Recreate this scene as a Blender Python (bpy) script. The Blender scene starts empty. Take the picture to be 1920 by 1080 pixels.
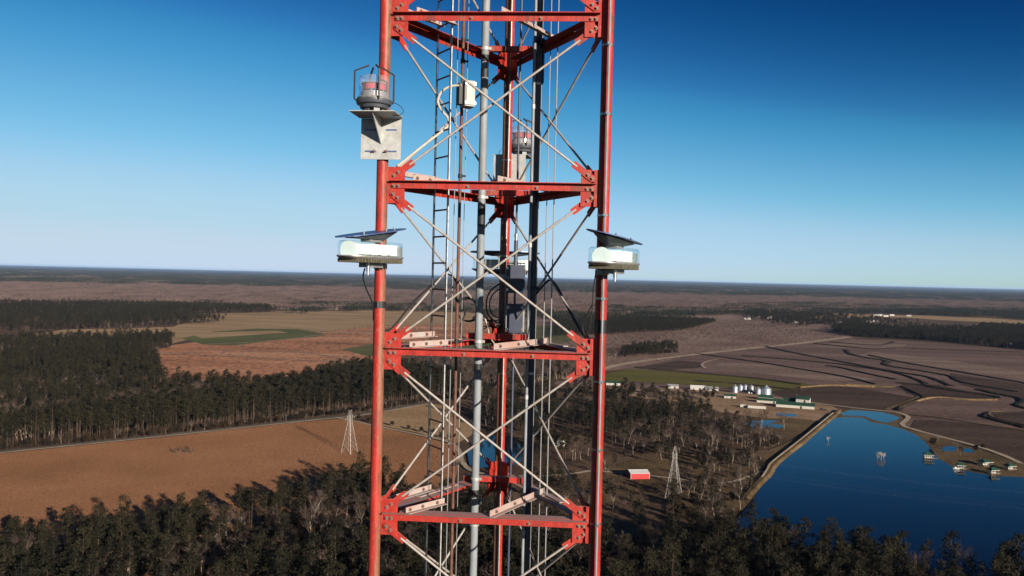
import bpy, math, random
import numpy as np
from mathutils import Vector, Matrix
R = math.radians
scene = bpy.context.scene
col = scene.collection
rng = np.random.default_rng(7)

# ------------------------------------------------------------------ camera, world, sun, exposure
EYE = np.array([0.7788, -8.6509, 125.0])          # hovering beside the mast, 125 m above the ground
YAW, PITCH, ROLL, FOC = -0.0627, 0.0146, -0.0237, 1540.0 / 1920.0
def _axes():
    cy, sy, cp, sp = math.cos(YAW), math.sin(YAW), math.cos(PITCH), math.sin(PITCH)
    fw = np.array([sy * cp, cy * cp, -sp]); rt = np.array([cy, -sy, 0.0]); dn = np.cross(fw, rt)
    cr, sr = math.cos(ROLL), math.sin(ROLL)
    return cr * rt + sr * dn, -sr * rt + cr * dn, fw
RT, DN, FW = _axes()
cam_data = bpy.data.cameras.new("camera")
cam = bpy.data.objects.new("camera", cam_data)
col.objects.link(cam)
m = Matrix.Identity(4)
for i in range(3):
    m[i][0], m[i][1], m[i][2], m[i][3] = RT[i], -DN[i], -FW[i], EYE[i]
cam.matrix_world = m
cam_data.sensor_width = 36.0
cam_data.lens = 36.0 * FOC
cam_data.clip_start = 0.1
cam_data.clip_end = 400000.0
scene.camera = cam

SUN_AZ, SUN_EL = R(37.0), R(14.0)                 # light travels to -x, +y ; low winter sun behind the right shoulder
SUN_DIR = Vector((-math.sin(SUN_AZ) * math.cos(SUN_EL), math.cos(SUN_AZ) * math.cos(SUN_EL), -math.sin(SUN_EL)))
world = bpy.data.worlds.new("World")
scene.world = world
world.use_nodes = True
wn = world.node_tree.nodes; wl = world.node_tree.links
wn.clear()
sky = wn.new("ShaderNodeTexSky")
sky.sky_type = 'NISHITA'; sky.sun_disc = False
sky.sun_elevation = SUN_EL; sky.sun_rotation = R(180.0) - SUN_AZ
sky.altitude = 0; sky.air_density = 0.45; sky.dust_density = 0.3; sky.ozone_density = 3.0
def vscale(k):
    n = wn.new("ShaderNodeVectorMath"); n.operation = 'SCALE'; n.inputs["Scale"].default_value = k; return n
s1, s2 = vscale(0.1), vscale(10.0)
cv = wn.new("ShaderNodeRGBCurve")                 # the deep, contrasty blue of this air: dark overhead, pale at the horizon
EXPO = 1.1
for ci, pts in enumerate((((0, 0), (.05, .002), (.07, .009), (.095, .045), (.13, .135), (.155, .195), (.18, .275), (.22, .38), (.31, .47), (.40, .55), (1, .60)),
                          ((0, 0), (.1, .027), (.13, .066), (.175, .170), (.20, .27), (.265, .42), (.32, .52), (.43, .635), (.61, .68), (1, .70)),
                          ((0, 0), (.2, .11), (.28, .21), (.37, .40), (.42, .53), (.55, .71), (.77, .845), (1, .80)))):
    c = cv.mapping.curves[ci]
    while len(c.points) < len(pts): c.points.new(0.5, 0.5)
    for pt, (x, y) in zip(c.points, pts): pt.location = (x, y / 2 ** EXPO); pt.handle_type = 'AUTO_CLAMPED'
cv.mapping.update()
bg = wn.new("ShaderNodeBackground"); bg.inputs["Strength"].default_value = 0.10
wo = wn.new("ShaderNodeOutputWorld")
wl.new(sky.outputs[0], s1.inputs[0]); wl.new(s1.outputs[0], cv.inputs["Color"]); wl.new(cv.outputs[0], s2.inputs[0])
wl.new(s2.outputs[0], bg.inputs[0]); wl.new(bg.outputs[0], wo.inputs[0])
sl = bpy.data.lights.new("sun", 'SUN'); sl.energy = 5.0; sl.angle = R(0.5); sl.color = (1.0, 0.89, 0.75)
so = bpy.data.objects.new("sun", sl); col.objects.link(so)
so.rotation_euler = SUN_DIR.to_track_quat('-Z', 'Y').to_euler(); so.location = (60, -80, 200)
scene.view_settings.view_transform = 'Standard'; scene.view_settings.look = 'None'
scene.view_settings.exposure = EXPO; scene.view_settings.gamma = 1.0
scene.view_settings.use_curve_mapping = False
scene.cycles.volume_bounces = 1
scene.cycles.max_bounces = 8
scene.cycles.transparent_max_bounces = 16
scene.cycles.use_denoising = True

# ------------------------------------------------------------------ survey helpers (sight lines of the photograph -> places)
def sight(u, v):
    return FW + (u - 960) / 1540.0 * RT + (v - 540) / 1540.0 * DN
def G(u, v, z=0.0):
    q = sight(u, v); return EYE + q * ((z - EYE[2]) / q[2])
def AY(u, v, y):
    q = sight(u, v); return EYE + q * ((y - EYE[1]) / q[1])
def PX(P):
    w = np.asarray(P, float) - EYE; z = w @ FW
    return 960 + 1540 * (w @ RT) / z, 540 + 1540 * (w @ DN) / z

# ------------------------------------------------------------------ materials
def new_mat(name):
    mt = bpy.data.materials.new(name); mt.use_nodes = True
    nt = mt.node_tree; nt.nodes.clear()
    out = nt.nodes.new("ShaderNodeOutputMaterial")
    b = nt.nodes.new("ShaderNodeBsdfPrincipled")
    nt.links.new(b.outputs[0], out.inputs[0])
    return mt, nt, b, out
def nd(nt, typ, **kw):
    n = nt.nodes.new(typ)
    for k, v in kw.items():
        if k.startswith("i_"):
            n.inputs[k[2:].replace("_", " ")].default_value = v
        else:
            setattr(n, k, v)
    return n
ALB = 0.59
def tint(c, k=None):
    k = ALB if k is None else k; return tuple(x * k for x in c[:3])
def ramp(nt, stops, k=1.0):
    stops = [(p, tint(c, k)) for p, c in stops]
    n = nt.nodes.new("ShaderNodeValToRGB"); e = n.color_ramp.elements
    while len(e) < len(stops): e.new(0.5)
    for el, (p, c) in zip(e, stops):
        el.position = p; el.color = tuple(c) + (1,) if len(c) == 3 else c
    return n
def simple(name, c, rough=0.6, metal=0.0, var=0.25, scale=6.0, bump=0.0, c2=None, spec=0.4, coords="Object", stretch=None):
    """base colour broken up by two octaves of noise, with fine relief"""
    mt, nt, b, out = new_mat(name)
    tc = nd(nt, "ShaderNodeTexCoord"); src = tc.outputs[coords]
    if stretch:
        mp = nd(nt, "ShaderNodeMapping"); mp.inputs["Scale"].default_value = stretch
        nt.links.new(src, mp.inputs[0]); src = mp.outputs[0]
    n1 = nd(nt, "ShaderNodeTexNoise"); n1.inputs["Scale"].default_value = scale; n1.inputs["Detail"].default_value = 6
    n1.inputs["Roughness"].default_value = 0.65
    nt.links.new(src, n1.inputs["Vector"])
    d = c2 if c2 else tuple(x * (1 - var) for x in c)
    rp = ramp(nt, [(0.32, d), (0.68, tuple(min(1, x * (1 + var * 0.5)) for x in c))], ALB)
    nt.links.new(n1.outputs["Fac"], rp.inputs[0]); nt.links.new(rp.outputs[0], b.inputs["Base Color"])
    b.inputs["Roughness"].default_value = rough; b.inputs["Metallic"].default_value = metal
    b.inputs["Specular IOR Level"].default_value = spec
    if bump:
        bp = nd(nt, "ShaderNodeBump"); bp.inputs["Strength"].default_value = bump; bp.inputs["Distance"].default_value = 1.0 / scale
        nt.links.new(n1.outputs["Fac"], bp.inputs["Height"]); nt.links.new(bp.outputs[0], b.inputs["Normal"])
    return mt
def ground_mat(name, stops, big=0.02, fine=0.5, bump=0.6, bdist=0.5, fmix=0.55, rough=0.95, stretch=(1, 1, 1), rot=0.0):
    """soil: large patches mixed with fine stubble, relief from the fine noise"""
    mt, nt, b, out = new_mat(name)
    gp = nd(nt, "ShaderNodeNewGeometry"); mp = nd(nt, "ShaderNodeMapping")
    mp.inputs["Rotation"].default_value = (0, 0, rot); mp.inputs["Scale"].default_value = stretch
    nt.links.new(gp.outputs["Position"], mp.inputs[0])
    a = nd(nt, "ShaderNodeTexNoise"); a.inputs["Scale"].default_value = big; a.inputs["Detail"].default_value = 5
    f = nd(nt, "ShaderNodeTexNoise"); f.inputs["Scale"].default_value = fine; f.inputs["Detail"].default_value = 4; f.inputs["Roughness"].default_value = 0.7
    nt.links.new(mp.outputs[0], a.inputs["Vector"]); nt.links.new(gp.outputs["Position"], f.inputs["Vector"])
    mx = nd(nt, "ShaderNodeMix"); mx.inputs[0].default_value = fmix
    nt.links.new(a.outputs["Fac"], mx.inputs[2]); nt.links.new(f.outputs["Fac"], mx.inputs[3])
    rp = ramp(nt, [(0.5 + (p_ - 0.54) * 0.62, c_) for p_, c_ in stops], ALB); nt.links.new(mx.outputs[0], rp.inputs[0]); nt.links.new(rp.outputs[0], b.inputs["Base Color"])
    b.inputs["Roughness"].default_value = rough; b.inputs["Specular IOR Level"].default_value = 0.1
    if bump:
        bp = nd(nt, "ShaderNodeBump"); bp.inputs["Strength"].default_value = bump; bp.inputs["Distance"].default_value = bdist
        nt.links.new(f.outputs["Fac"], bp.inputs["Height"]); nt.links.new(bp.outputs[0], b.inputs["Normal"])
    return mt
def leaf_mat(name, dark, light, trans=0.0):
    mt, nt, b, out = new_mat(name)
    oi = nd(nt, "ShaderNodeObjectInfo"); gp = nd(nt, "ShaderNodeNewGeometry")
    n = nd(nt, "ShaderNodeTexNoise"); n.inputs["Scale"].default_value = 0.45; n.inputs["Detail"].default_value = 3
    nt.links.new(gp.outputs["Position"], n.inputs["Vector"])
    n2 = nd(nt, "ShaderNodeTexNoise"); n2.inputs["Scale"].default_value = 0.006; n2.inputs["Detail"].default_value = 4; n2.inputs["Roughness"].default_value = 0.6
    nt.links.new(gp.outputs["Position"], n2.inputs["Vector"])
    mr = nd(nt, "ShaderNodeMapRange"); mr.inputs["From Min"].default_value = 0.32; mr.inputs["From Max"].default_value = 0.68; nt.links.new(n2.outputs["Fac"], mr.inputs["Value"])
    m0 = nd(nt, "ShaderNodeMix"); m0.inputs[0].default_value = 0.5; nt.links.new(n.outputs["Fac"], m0.inputs[2]); nt.links.new(mr.outputs[0], m0.inputs[3])
    mx = nd(nt, "ShaderNodeMix"); mx.inputs[0].default_value = 0.55
    nt.links.new(oi.outputs["Random"], mx.inputs[2]); nt.links.new(m0.outputs[0], mx.inputs[3])
    rp = ramp(nt, [(0.2, dark), (0.8, light)], ALB * 0.55)
    nt.links.new(mx.outputs[0], rp.inputs[0]); nt.links.new(rp.outputs[0], b.inputs["Base Color"])
    b.inputs["Roughness"].default_value = 0.8; b.inputs["Specular IOR Level"].default_value = 0.15
    return mt

M = {}
# ------------------------------------------------------------------ mesh builder
def unit(v):
    v = np.asarray(v, float); return v / (np.linalg.norm(v) + 1e-12)
class MB:
    def __init__(s): s.v = []; s.f = []; s.mi = []; s.cur = 0
    def add(s, vs, fs):
        k = len(s.v); s.v += [tuple(map(float, p)) for p in vs]
        for f in fs: s.f.append(tuple(k + i for i in f)); s.mi.append(s.cur)
        return s
    def box(s, c, hx, hy, hz, X=(1, 0, 0), Y=(0, 1, 0), Z=(0, 0, 1)):
        c, X, Y, Z = (np.asarray(a, float) for a in (c, X, Y, Z))
        vs = [c + a * hx * X + b * hy * Y + d * hz * Z for d in (-1, 1) for b in (-1, 1) for a in (-1, 1)]
        return s.add(vs, [(0, 2, 3, 1), (4, 5, 7, 6), (0, 1, 5, 4), (2, 6, 7, 3), (0, 4, 6, 2), (1, 3, 7, 5)])
    def bar(s, p, q, w, h, up=(0, 0, 1)):
        p, q = np.asarray(p, float), np.asarray(q, float); d = unit(q - p)
        sd = unit(np.cross(d, up)); u2 = np.cross(sd, d)
        return s.box((p + q) / 2, np.linalg.norm(q - p) / 2, w / 2, h / 2, d, sd, u2)
    def cyl(s, p, q, r, r2=None, n=12, caps=True):
        p, q = np.asarray(p, float), np.asarray(q, float); r2 = r if r2 is None else r2
        d = unit(q - p); a = unit(np.cross(d, (0, 0, 1) if abs(d[2]) < 0.9 else (1, 0, 0))); b = np.cross(d, a)
        vs = []
        for c, rr in ((p, r), (q, r2)):
            for i in range(n):
                t = 2 * math.pi * i / n; vs.append(c + rr * (math.cos(t) * a + math.sin(t) * b))
        fs = [(i, (i + 1) % n, n + (i + 1) % n, n + i) for i in range(n)]
        if caps: fs += [tuple(range(n))[::-1], tuple(range(n, 2 * n))]
        return s.add(vs, fs)
    def tube(s, pts, r, n=6, caps=True):
        pts = [np.asarray(p, float) for p in pts]; k = len(pts)
        rs = r if hasattr(r, '__len__') else [r] * k
        vs, fs = [], []; a = None
        for i, p in enumerate(pts):
            d = unit(pts[min(i + 1, k - 1)] - pts[max(i - 1, 0)])
            if a is None: a = unit(np.cross(d, (0, 0, 1) if abs(d[2]) < 0.9 else (1, 0, 0)))
            a = unit(a - d * (a @ d)); b = np.cross(d, a)
            for j in range(n):
                t = 2 * math.pi * j / n; vs.append(p + rs[i] * (math.cos(t) * a + math.sin(t) * b))
        for i in range(k - 1):
            for j in range(n):
                fs.append((i * n + j, i * n + (j + 1) % n, (i + 1) * n + (j + 1) % n, (i + 1) * n + j))
        if caps: fs += [tuple(range(n))[::-1], tuple(range((k - 1) * n, k * n))]
        return s.add(vs, fs)
    def lathe(s, prof, c=(0, 0, 0), n=24):
        vs, fs = [], []; k = len(prof)
        for (r, z) in prof:
            for j in range(n):
                t = 2 * math.pi * j / n; vs.append((c[0] + r * math.cos(t), c[1] + r * math.sin(t), c[2] + z))
        for i in range(k - 1):
            for j in range(n):
                fs.append((i * n + j, i * n + (j + 1) % n, (i + 1) * n + (j + 1) % n, (i + 1) * n + j))
        if prof[0][0] > 1e-4: fs.append(tuple(range(n))[::-1])
        if prof[-1][0] > 1e-4: fs.append(tuple(range((k - 1) * n, k * n)))
        return s.add(vs, fs)
    def slab(s, poly, n, t):
        """flat polygon (3-D points) given thickness t along unit n, centred"""
        n = unit(n); poly = [np.asarray(p, float) for p in poly]; k = len(poly)
        vs = [p - n * t / 2 for p in poly] + [p + n * t / 2 for p in poly]
        fs = [tuple(range(k))[::-1], tuple(range(k, 2 * k))] + [(i, (i + 1) % k, k + (i + 1) % k, k + i) for i in range(k)]
        return s.add(vs, fs)
    def mesh(s, name, mats, smooth=False):
        me = bpy.data.meshes.new(name); me.from_pydata(s.v, [], s.f)
        for mt in (mats if isinstance(mats, (list, tuple)) else [mats]): me.materials.append(mt)
        if len(me.materials) > 1: me.polygons.foreach_set("material_index", s.mi)
        if smooth:
            me.polygons.foreach_set("use_smooth", [True] * len(me.polygons)); me.set_sharp_from_angle(angle=R(42))
        me.update(); return me
    def build(s, name, mats, parent=None, smooth=False, loc=None):
        o = bpy.data.objects.new(name, s.mesh(name, mats, smooth)); col.objects.link(o)
        if parent is not None: o.parent = parent
        if loc is not None: o.location = loc
        return o
def tag(o, label=None, cat=None, group=None, kind=None):
    for k, v in (("label", label), ("category", cat), ("group", group), ("kind", kind)):
        if v: o[k] = v
    return o
def thing(name, label, cat, loc=(0, 0, 0), rz=0.0, group=None):
    o = bpy.data.objects.new(name, None); col.objects.link(o); o.location = loc; o.rotation_euler = (0, 0, rz)
    o.empty_display_size = 0.2
    return tag(o, label, cat, group)
def child(name, me, parent, mw=None):
    o = bpy.data.objects.new(name, me); col.objects.link(o); o.parent = parent
    if mw is not None: o.matrix_local = mw
    return o
def smooth_path(pts, n=6):
    """Catmull-Rom through the points"""
    P = [np.asarray(p, float) for p in pts]; P = [2 * P[0] - P[1]] + P + [2 * P[-1] - P[-2]]; out = []
    for i in range(1, len(P) - 2):
        for k in range(n):
            t = k / n; a, b, c, d = P[i - 1], P[i], P[i + 1], P[i + 2]
            out.append(0.5 * ((2 * b) + (c - a) * t + (2 * a - 5 * b + 4 * c - d) * t * t + (3 * b - a - 3 * c + d) * t ** 3))
    out.append(P[-2]); return out
# ================================================================== THE LAND
M['litter'] = ground_mat("leaf_litter", [(0.30, (0.035, 0.024, 0.016)), (0.5, (0.11, 0.065, 0.04)), (0.72, (0.20, 0.125, 0.075))], big=0.015, fine=0.35, bdist=1.2)
M['field'] = ground_mat("stubble_field", [(0.30, (0.16, 0.10, 0.045)), (0.47, (0.42, 0.185, 0.085)), (0.62, (0.57, 0.26, 0.12)), (0.8, (0.74, 0.44, 0.24))], big=0.012, fine=1.5, bump=0.6, bdist=0.4, fmix=0.72)
M['clear'] = ground_mat("cut_over_land", [(0.3, (0.17, 0.09, 0.045)), (0.46, (0.50, 0.215, 0.11)), (0.6, (0.64, 0.30, 0.16)), (0.78, (0.76, 0.50, 0.32))], big=0.006, fine=0.12, bump=1.0, bdist=3.0, fmix=0.5, stretch=(0.45, 1.8, 1), rot=0.25)
M['tan'] = ground_mat("dry_grass", [(0.3, (0.26, 0.16, 0.08)), (0.55, (0.46, 0.30, 0.16)), (0.8, (0.58, 0.42, 0.25))], big=0.01, fine=0.3, bdist=1.0, stretch=(0.4, 2, 1))
M['green'] = ground_mat("young_green_crop", [(0.3, (0.07, 0.085, 0.025)), (0.6, (0.14, 0.15, 0.045)), (0.85, (0.26, 0.22, 0.09))], big=0.01, fine=0.25, bdist=1.0)
M['rice'] = ground_mat("rice_stubble", [(0.3, (0.085, 0.05, 0.04)), (0.5, (0.17, 0.105, 0.085)), (0.75, (0.28, 0.18, 0.15))], big=0.006, fine=0.15, bdist=1.0, stretch=(0.12, 2.6, 1), rot=-0.4)
M['rice2'] = ground_mat("wet_rice_stubble", [(0.3, (0.04, 0.024, 0.017)), (0.55, (0.085, 0.05, 0.036)), (0.8, (0.14, 0.09, 0.06))], big=0.01, fine=0.2, bdist=0.8, stretch=(0.15, 2.6, 1), rot=-0.4)
M['winter'] = ground_mat("winter_cover_crop", [(0.3, (0.08, 0.075, 0.015)), (0.6, (0.15, 0.135, 0.025)), (0.85, (0.22, 0.16, 0.05))], big=0.01, fine=0.2, bdist=0.8, stretch=(0.3, 2, 1))
M['pink'] = ground_mat("bare_brush_land", [(0.3, (0.13, 0.085, 0.07)), (0.5, (0.28, 0.175, 0.14)), (0.75, (0.42, 0.30, 0.24))], big=0.008, fine=0.12, bdist=2.5)
M['yard'] = ground_mat("farmyard_earth", [(0.3, (0.20, 0.12, 0.06)), (0.55, (0.38, 0.24, 0.14)), (0.8, (0.55, 0.42, 0.30))], big=0.03, fine=0.3, bdist=0.6)
M['bank'] = ground_mat("grassy_bank", [(0.3, (0.06, 0.04, 0.018)), (0.55, (0.155, 0.10, 0.047)), (0.8, (0.27, 0.19, 0.10))], big=0.03, fine=0.4, bdist=0.8)
M['road'] = ground_mat("sandy_track", [(0.3, (0.36, 0.27, 0.19)), (0.6, (0.52, 0.42, 0.31)), (0.85, (0.64, 0.54, 0.42))], big=0.05, fine=0.6, bump=0.4, bdist=0.3)
M['asphalt'] = ground_mat("worn_asphalt", [(0.3, (0.10, 0.085, 0.08)), (0.8, (0.19, 0.165, 0.15))], big=0.05, fine=0.8, bump=0.2, bdist=0.2)
M['ditch'] = ground_mat("ditch_shade", [(0.3, (0.012, 0.010, 0.008)), (0.6, (0.04, 0.03, 0.022)), (0.85, (0.11, 0.08, 0.05))], big=0.05, fine=0.5, bdist=0.6)  # dark colour stands in for the shaded side of the ditches
# the far plain: forest colours broken by pale clearings
mt, nt, b, out = new_mat("far_plain")
gp = nd(nt, "ShaderNodeNewGeometry")
mp = nd(nt, "ShaderNodeMapping"); mp.inputs["Scale"].default_value = (0.35, 1.0, 1.0); nt.links.new(gp.outputs["Position"], mp.inputs[0])
a1 = nd(nt, "ShaderNodeTexNoise"); a1.inputs["Scale"].default_value = 0.0016; a1.inputs["Detail"].default_value = 8; a1.inputs["Roughness"].default_value = 0.62
a2 = nd(nt, "ShaderNodeTexNoise"); a2.inputs["Scale"].default_value = 0.02; a2.inputs["Detail"].default_value = 5; a2.inputs["Roughness"].default_value = 0.7
nt.links.new(mp.outputs[0], a1.inputs["Vector"]); nt.links.new(gp.outputs["Position"], a2.inputs["Vector"])
r1 = ramp(nt, [(0.40, (0.028, 0.029, 0.022)), (0.54, (0.06, 0.05, 0.04)), (0.62, (0.15, 0.105, 0.085)), (0.70, (0.34, 0.26, 0.19))], ALB)
r2 = ramp(nt, [(0.3, (0.25, 0.25, 0.25)), (0.7, (1.4, 1.4, 1.4))])
nt.links.new(a1.outputs["Fac"], r1.inputs[0]); nt.links.new(a2.outputs["Fac"], r2.inputs[0])
mx = nd(nt, "ShaderNodeMix", data_type='RGBA', blend_type='MULTIPLY'); mx.inputs[0].default_value = 1.0
nt.links.new(r1.outputs[0], mx.inputs[6]); nt.links.new(r2.outputs[0], mx.inputs[7]); nt.links.new(mx.outputs[2], b.inputs["Base Color"])
b.inputs["Roughness"].default_value = 0.95; b.inputs["Specular IOR Level"].default_value = 0.05
bp = nd(nt, "ShaderNodeBump"); bp.inputs["Strength"].default_value = 1.0; bp.inputs["Distance"].default_value = 8.0
nt.links.new(a2.outputs["Fac"], bp.inputs["Height"]); nt.links.new(bp.outputs[0], b.inputs["Normal"])
M['plain'] = mt
# water
mt, nt, b, out = new_mat("pond_water")
b.inputs["Base Color"].default_value = (0.0015, 0.004, 0.010, 1); b.inputs["Roughness"].default_value = 0.07; b.inputs["IOR"].default_value = 1.26
gp = nd(nt, "ShaderNodeNewGeometry"); n = nd(nt, "ShaderNodeTexNoise"); n.inputs["Scale"].default_value = 0.8; n.inputs["Detail"].default_value = 5
nt.links.new(gp.outputs["Position"], n.inputs["Vector"])
bp = nd(nt, "ShaderNodeBump"); bp.inputs["Strength"].default_value = 0.10; bp.inputs["Distance"].default_value = 0.1
nt.links.new(n.outputs["Fac"], bp.inputs["Height"]); nt.links.new(bp.outputs[0], b.inputs["Normal"])
M['water'] = mt

GROUND = 90000.0
gmb = MB()
gmb.add([(-GROUND, -GROUND, -0.6), (GROUND, -GROUND, -0.6), (GROUND, GROUND, -0.6), (-GROUND, GROUND, -0.6)], [(0, 1, 2, 3)])
tag(gmb.build("ground", M['plain']), kind='structure')

def jag(poly, n=5, amp=0.006):
    """ground polygon from survey points, outline roughened a little in proportion to the distance"""
    out = []; k = len(poly)
    for i in range(k):
        a, c = G(*poly[i])[:2], G(*poly[(i + 1) % k])[:2]
        for j in range(n):
            t = j / n; p = a + (c - a) * t
            if j: p = p + rng.normal(0, 1, 2) * amp * min(np.linalg.norm(c - a) * 0.5, np.linalg.norm(p))
            out.append(p)
    return np.array(out)
def tri_sheet(name, pts, z, mat):
    me = bpy.data.meshes.new(name); me.from_pydata([(p[0], p[1], z) for p in pts], [], [tuple(range(len(pts)))])
    me.materials.append(mat); me.update()
    if me.polygons[0].normal.z < 0: me.flip_normals()
    o = bpy.data.objects.new(name, me); col.objects.link(o); return tag(o, kind='structure')
LAYER = [0.0]
def sheet(name, poly, mat, n=5, amp=0.006, z=None):
    LAYER[0] += 0.02
    return tri_sheet(name, jag(poly, n, amp), LAYER[0] if z is None else z, M[mat])
def ribbon(name, pts, w, mat, n=8, h=0.0, wob=0.06):
    """a track laid along survey points; h > 0 gives it a raised crown (bank)"""
    LAYER[0] += 0.02; z = LAYER[0]
    P = smooth_path([np.append(G(*p)[:2], 0) for p in pts], n); mb = MB(); k = len(P); vs = []; fs = []
    for i, p in enumerate(P):
        d = unit(P[min(i + 1, k - 1)] - P[max(i - 1, 0)]); s = np.array([-d[1], d[0], 0]); ww = w * (1 + wob * rng.normal())
        prof = [(-.5, 0), (.5, 0)] if h == 0 else [(-1.2, -z), (-.4, h), (.4, h), (1.2, -z)]
        for (a, hh) in prof: vs.append(p + s * ww * a + np.array([0, 0, z + hh]))
    c = len(prof)
    for i in range(k - 1):
        for j in range(c - 1):
            fs.append((i * c + j, i * c + j + 1, (i + 1) * c + j + 1, (i + 1) * c + j))
    mb.add(vs, fs); o = mb.build(name, M[mat])
    if o.data.polygons[0].normal.z < 0: o.data.flip_normals()
    return tag(o, kind='structure')

# woodland floor all over the middle distance, then the open land on top
sheet("woodland_floor", [(-400, 566), (2400, 600), (2900, 1600), (-1200, 1600)], 'litter', n=1)
POLY = {}
sheet("brush_land", [(880, 596), (1135, 592), (1400, 590), (1570, 612), (1600, 634), (1400, 662), (1135, 696), (1000, 700), (880, 690)], 'pink')
sheet("cut_over_land", [(262, 664), (330, 646), (420, 636), (560, 622), (700, 606), (930, 604), (930, 690), (760, 716), (690, 738), (400, 765), (280, 722)], 'clear')
sheet("dry_grass_field", [(350, 589), (480, 586), (540, 583), (620, 583), (700, 582), (900, 586), (930, 606), (700, 612), (600, 624), (500, 614), (420, 609), (360, 600)], 'tan')
sheet("dry_grass_field", [(40, 630), (120, 618), (230, 616), (345, 612), (370, 624), (240, 627), (100, 634)], 'tan')
sheet("dry_grass_field", [(300, 622), (345, 606), (430, 603), (520, 611), (610, 622), (480, 620), (400, 626), (340, 640), (300, 650)], 'tan')
sheet("green_strip", [(340, 634), (400, 622), (480, 616), (560, 617), (612, 627), (590, 632), (520, 638), (440, 648), (380, 646)], 'green')
sheet("green_strip", [(640, 655), (700, 645), (820, 640), (980, 636), (980, 622), (1000, 610), (1080, 612), (1080, 640), (960, 652), (760, 664), (690, 668)], 'green')
sheet("tan_strip", [(350, 625), (440, 622), (520, 620), (540, 624), (460, 629), (380, 634)], 'tan')
sheet("dry_grass_field", [(1500, 598), (1545, 596), (1690, 595), (1760, 600), (1930, 608), (2000, 612), (2000, 604), (1760, 592), (1560, 588)], 'tan')
sheet("dry_grass_field", [(1640, 612), (1690, 610), (1760, 616), (1740, 620), (1660, 618)], 'tan')
sheet("rice_field", [(1040, 716), (1135, 703), (1200, 686), (1280, 670), (1400, 656), (1500, 646), (1592, 634), (1700, 640), (1800, 647), (1960, 660), (2200, 680), (2300, 900), (1960, 905), (1900, 872), (1740, 818), (1696, 806), (1700, 780), (1560, 764), (1450, 748), (1300, 733), (1040, 722)], 'rice')
M['rice3'] = ground_mat("pale_rice_stubble", [(0.3, (0.13, 0.085, 0.065)), (0.5, (0.24, 0.16, 0.125)), (0.75, (0.37, 0.26, 0.21))], big=0.008, fine=0.15, bdist=1.0, stretch=(0.1, 2.8, 1), rot=-0.5)
sheet("pale_rice_field", [(1330, 690), (1350, 680), (1450, 683), (1560, 697), (1640, 712), (1560, 716), (1440, 702)], 'rice3')
sheet("pale_rice_field", [(1590, 640), (1700, 646), (1690, 654), (1580, 652), (1520, 650)], 'rice3')
sheet("pale_rice_field", [(1600, 668), (1760, 690), (1930, 712), (1930, 698), (1780, 676), (1640, 660)], 'rice3')
sheet("wet_rice_field", [(1780, 700), (1930, 722), (2050, 745), (2050, 770), (1930, 752), (1800, 722)], 'rice2')
sheet("wet_rice_field", [(1190, 690), (1270, 676), (1320, 680), (1310, 690), (1260, 694)], 'rice2')
sheet("winter_crop_strip", [(1135, 702), (1180, 692), (1290, 700), (1400, 708), (1500, 718), (1560, 727), (1480, 735), (1300, 722), (1135, 714)], 'winter')
sheet("wet_rice_field", [(1440, 735), (1520, 724), (1600, 726), (1690, 742), (1715, 746), (1655, 772), (1560, 764), (1480, 750)], 'rice2')
sheet("wet_rice_field", [(1690, 720), (1760, 722), (1870, 746), (1866, 750), (1745, 748), (1700, 738)], 'rice2')
sheet("wet_rice_field", [(1715, 788), (1760, 788), (1960, 812), (2200, 850), (2200, 900), (1920, 872), (1740, 818), (1706, 805)], 'rice2')
sheet("wet_rice_field", [(1860, 775), (1960, 770), (2100, 800), (1960, 806), (1880, 792)], 'rice2')
sheet("farmyard", [(1130, 728), (1300, 730), (1450, 744), (1560, 762), (1580, 772), (1545, 790), (1450, 788), (1340, 772), (1260, 752), (1130, 742)], 'yard')
sheet("pasture", [(714, 775), (800, 757), (842, 762), (885, 788), (892, 812), (858, 832), (780, 812), (714, 799)], 'tan')
sheet("stubble_field", [(-160, 868), (0, 852), (300, 822), (560, 793), (645, 786), (700, 800), (800, 822), (858, 838), (862, 870), (830, 1000), (600, 1030), (300, 1100), (-200, 1150)], 'field', n=6, amp=0.003)
sheet("grassy_slope", [(1120, 880), (1200, 862), (1330, 850), (1440, 846), (1500, 820), (1560, 775), (1570, 790), (1455, 878), (1420, 926), (1390, 960), (1250, 950), (1120, 940)], 'bank')
sheet("shore", [(1570, 774), (1600, 766), (1690, 776), (1700, 800), (1800, 832), (1920, 870), (2100, 905), (2100, 920), (1900, 905), (1740, 880), (1700, 830), (1560, 790)], 'bank')
sheet("mud_flat", [(1345, 800), (1400, 788), (1480, 784), (1530, 790), (1500, 815), (1440, 815)], 'bank')
# water
sheet("pond_water", [(1560, 785), (1590, 783), (1620, 785), (1634, 793), (1660, 797), (1690, 805), (1715, 815), (1734, 829), (1747, 844), (1759, 861), (1785, 876), (1822, 887), (1869, 894), (1916, 896), (2080, 905), (2200, 1115), (1900, 1098), (1741, 1085), (1600, 1060), (1500, 1042), (1420, 1024), (1376, 1000), (1385, 970), (1412, 938), (1420, 925), (1431, 910), (1440, 893), (1455, 874), (1460, 870), (1500, 838), (1533, 810), (1555, 788)], 'water', n=4, amp=0.0015)
sheet("pond_water", [(1575, 776), (1594, 770), (1626, 771.6), (1654, 774), (1680, 781), (1687.5, 785.6), (1665, 794), (1650, 792), (1635, 787.5), (1622, 782), (1579, 779.6)], 'water', n=3, amp=0.002)
sheet("pond_water", [(1766, 840), (1780, 837.5), (1792, 838), (1793, 847), (1768, 848)], 'water', n=4, amp=0.003)
sheet("pond_water", [(1806, 841), (1824, 844), (1825, 850), (1805, 850)], 'water', n=4, amp=0.003)
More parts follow.
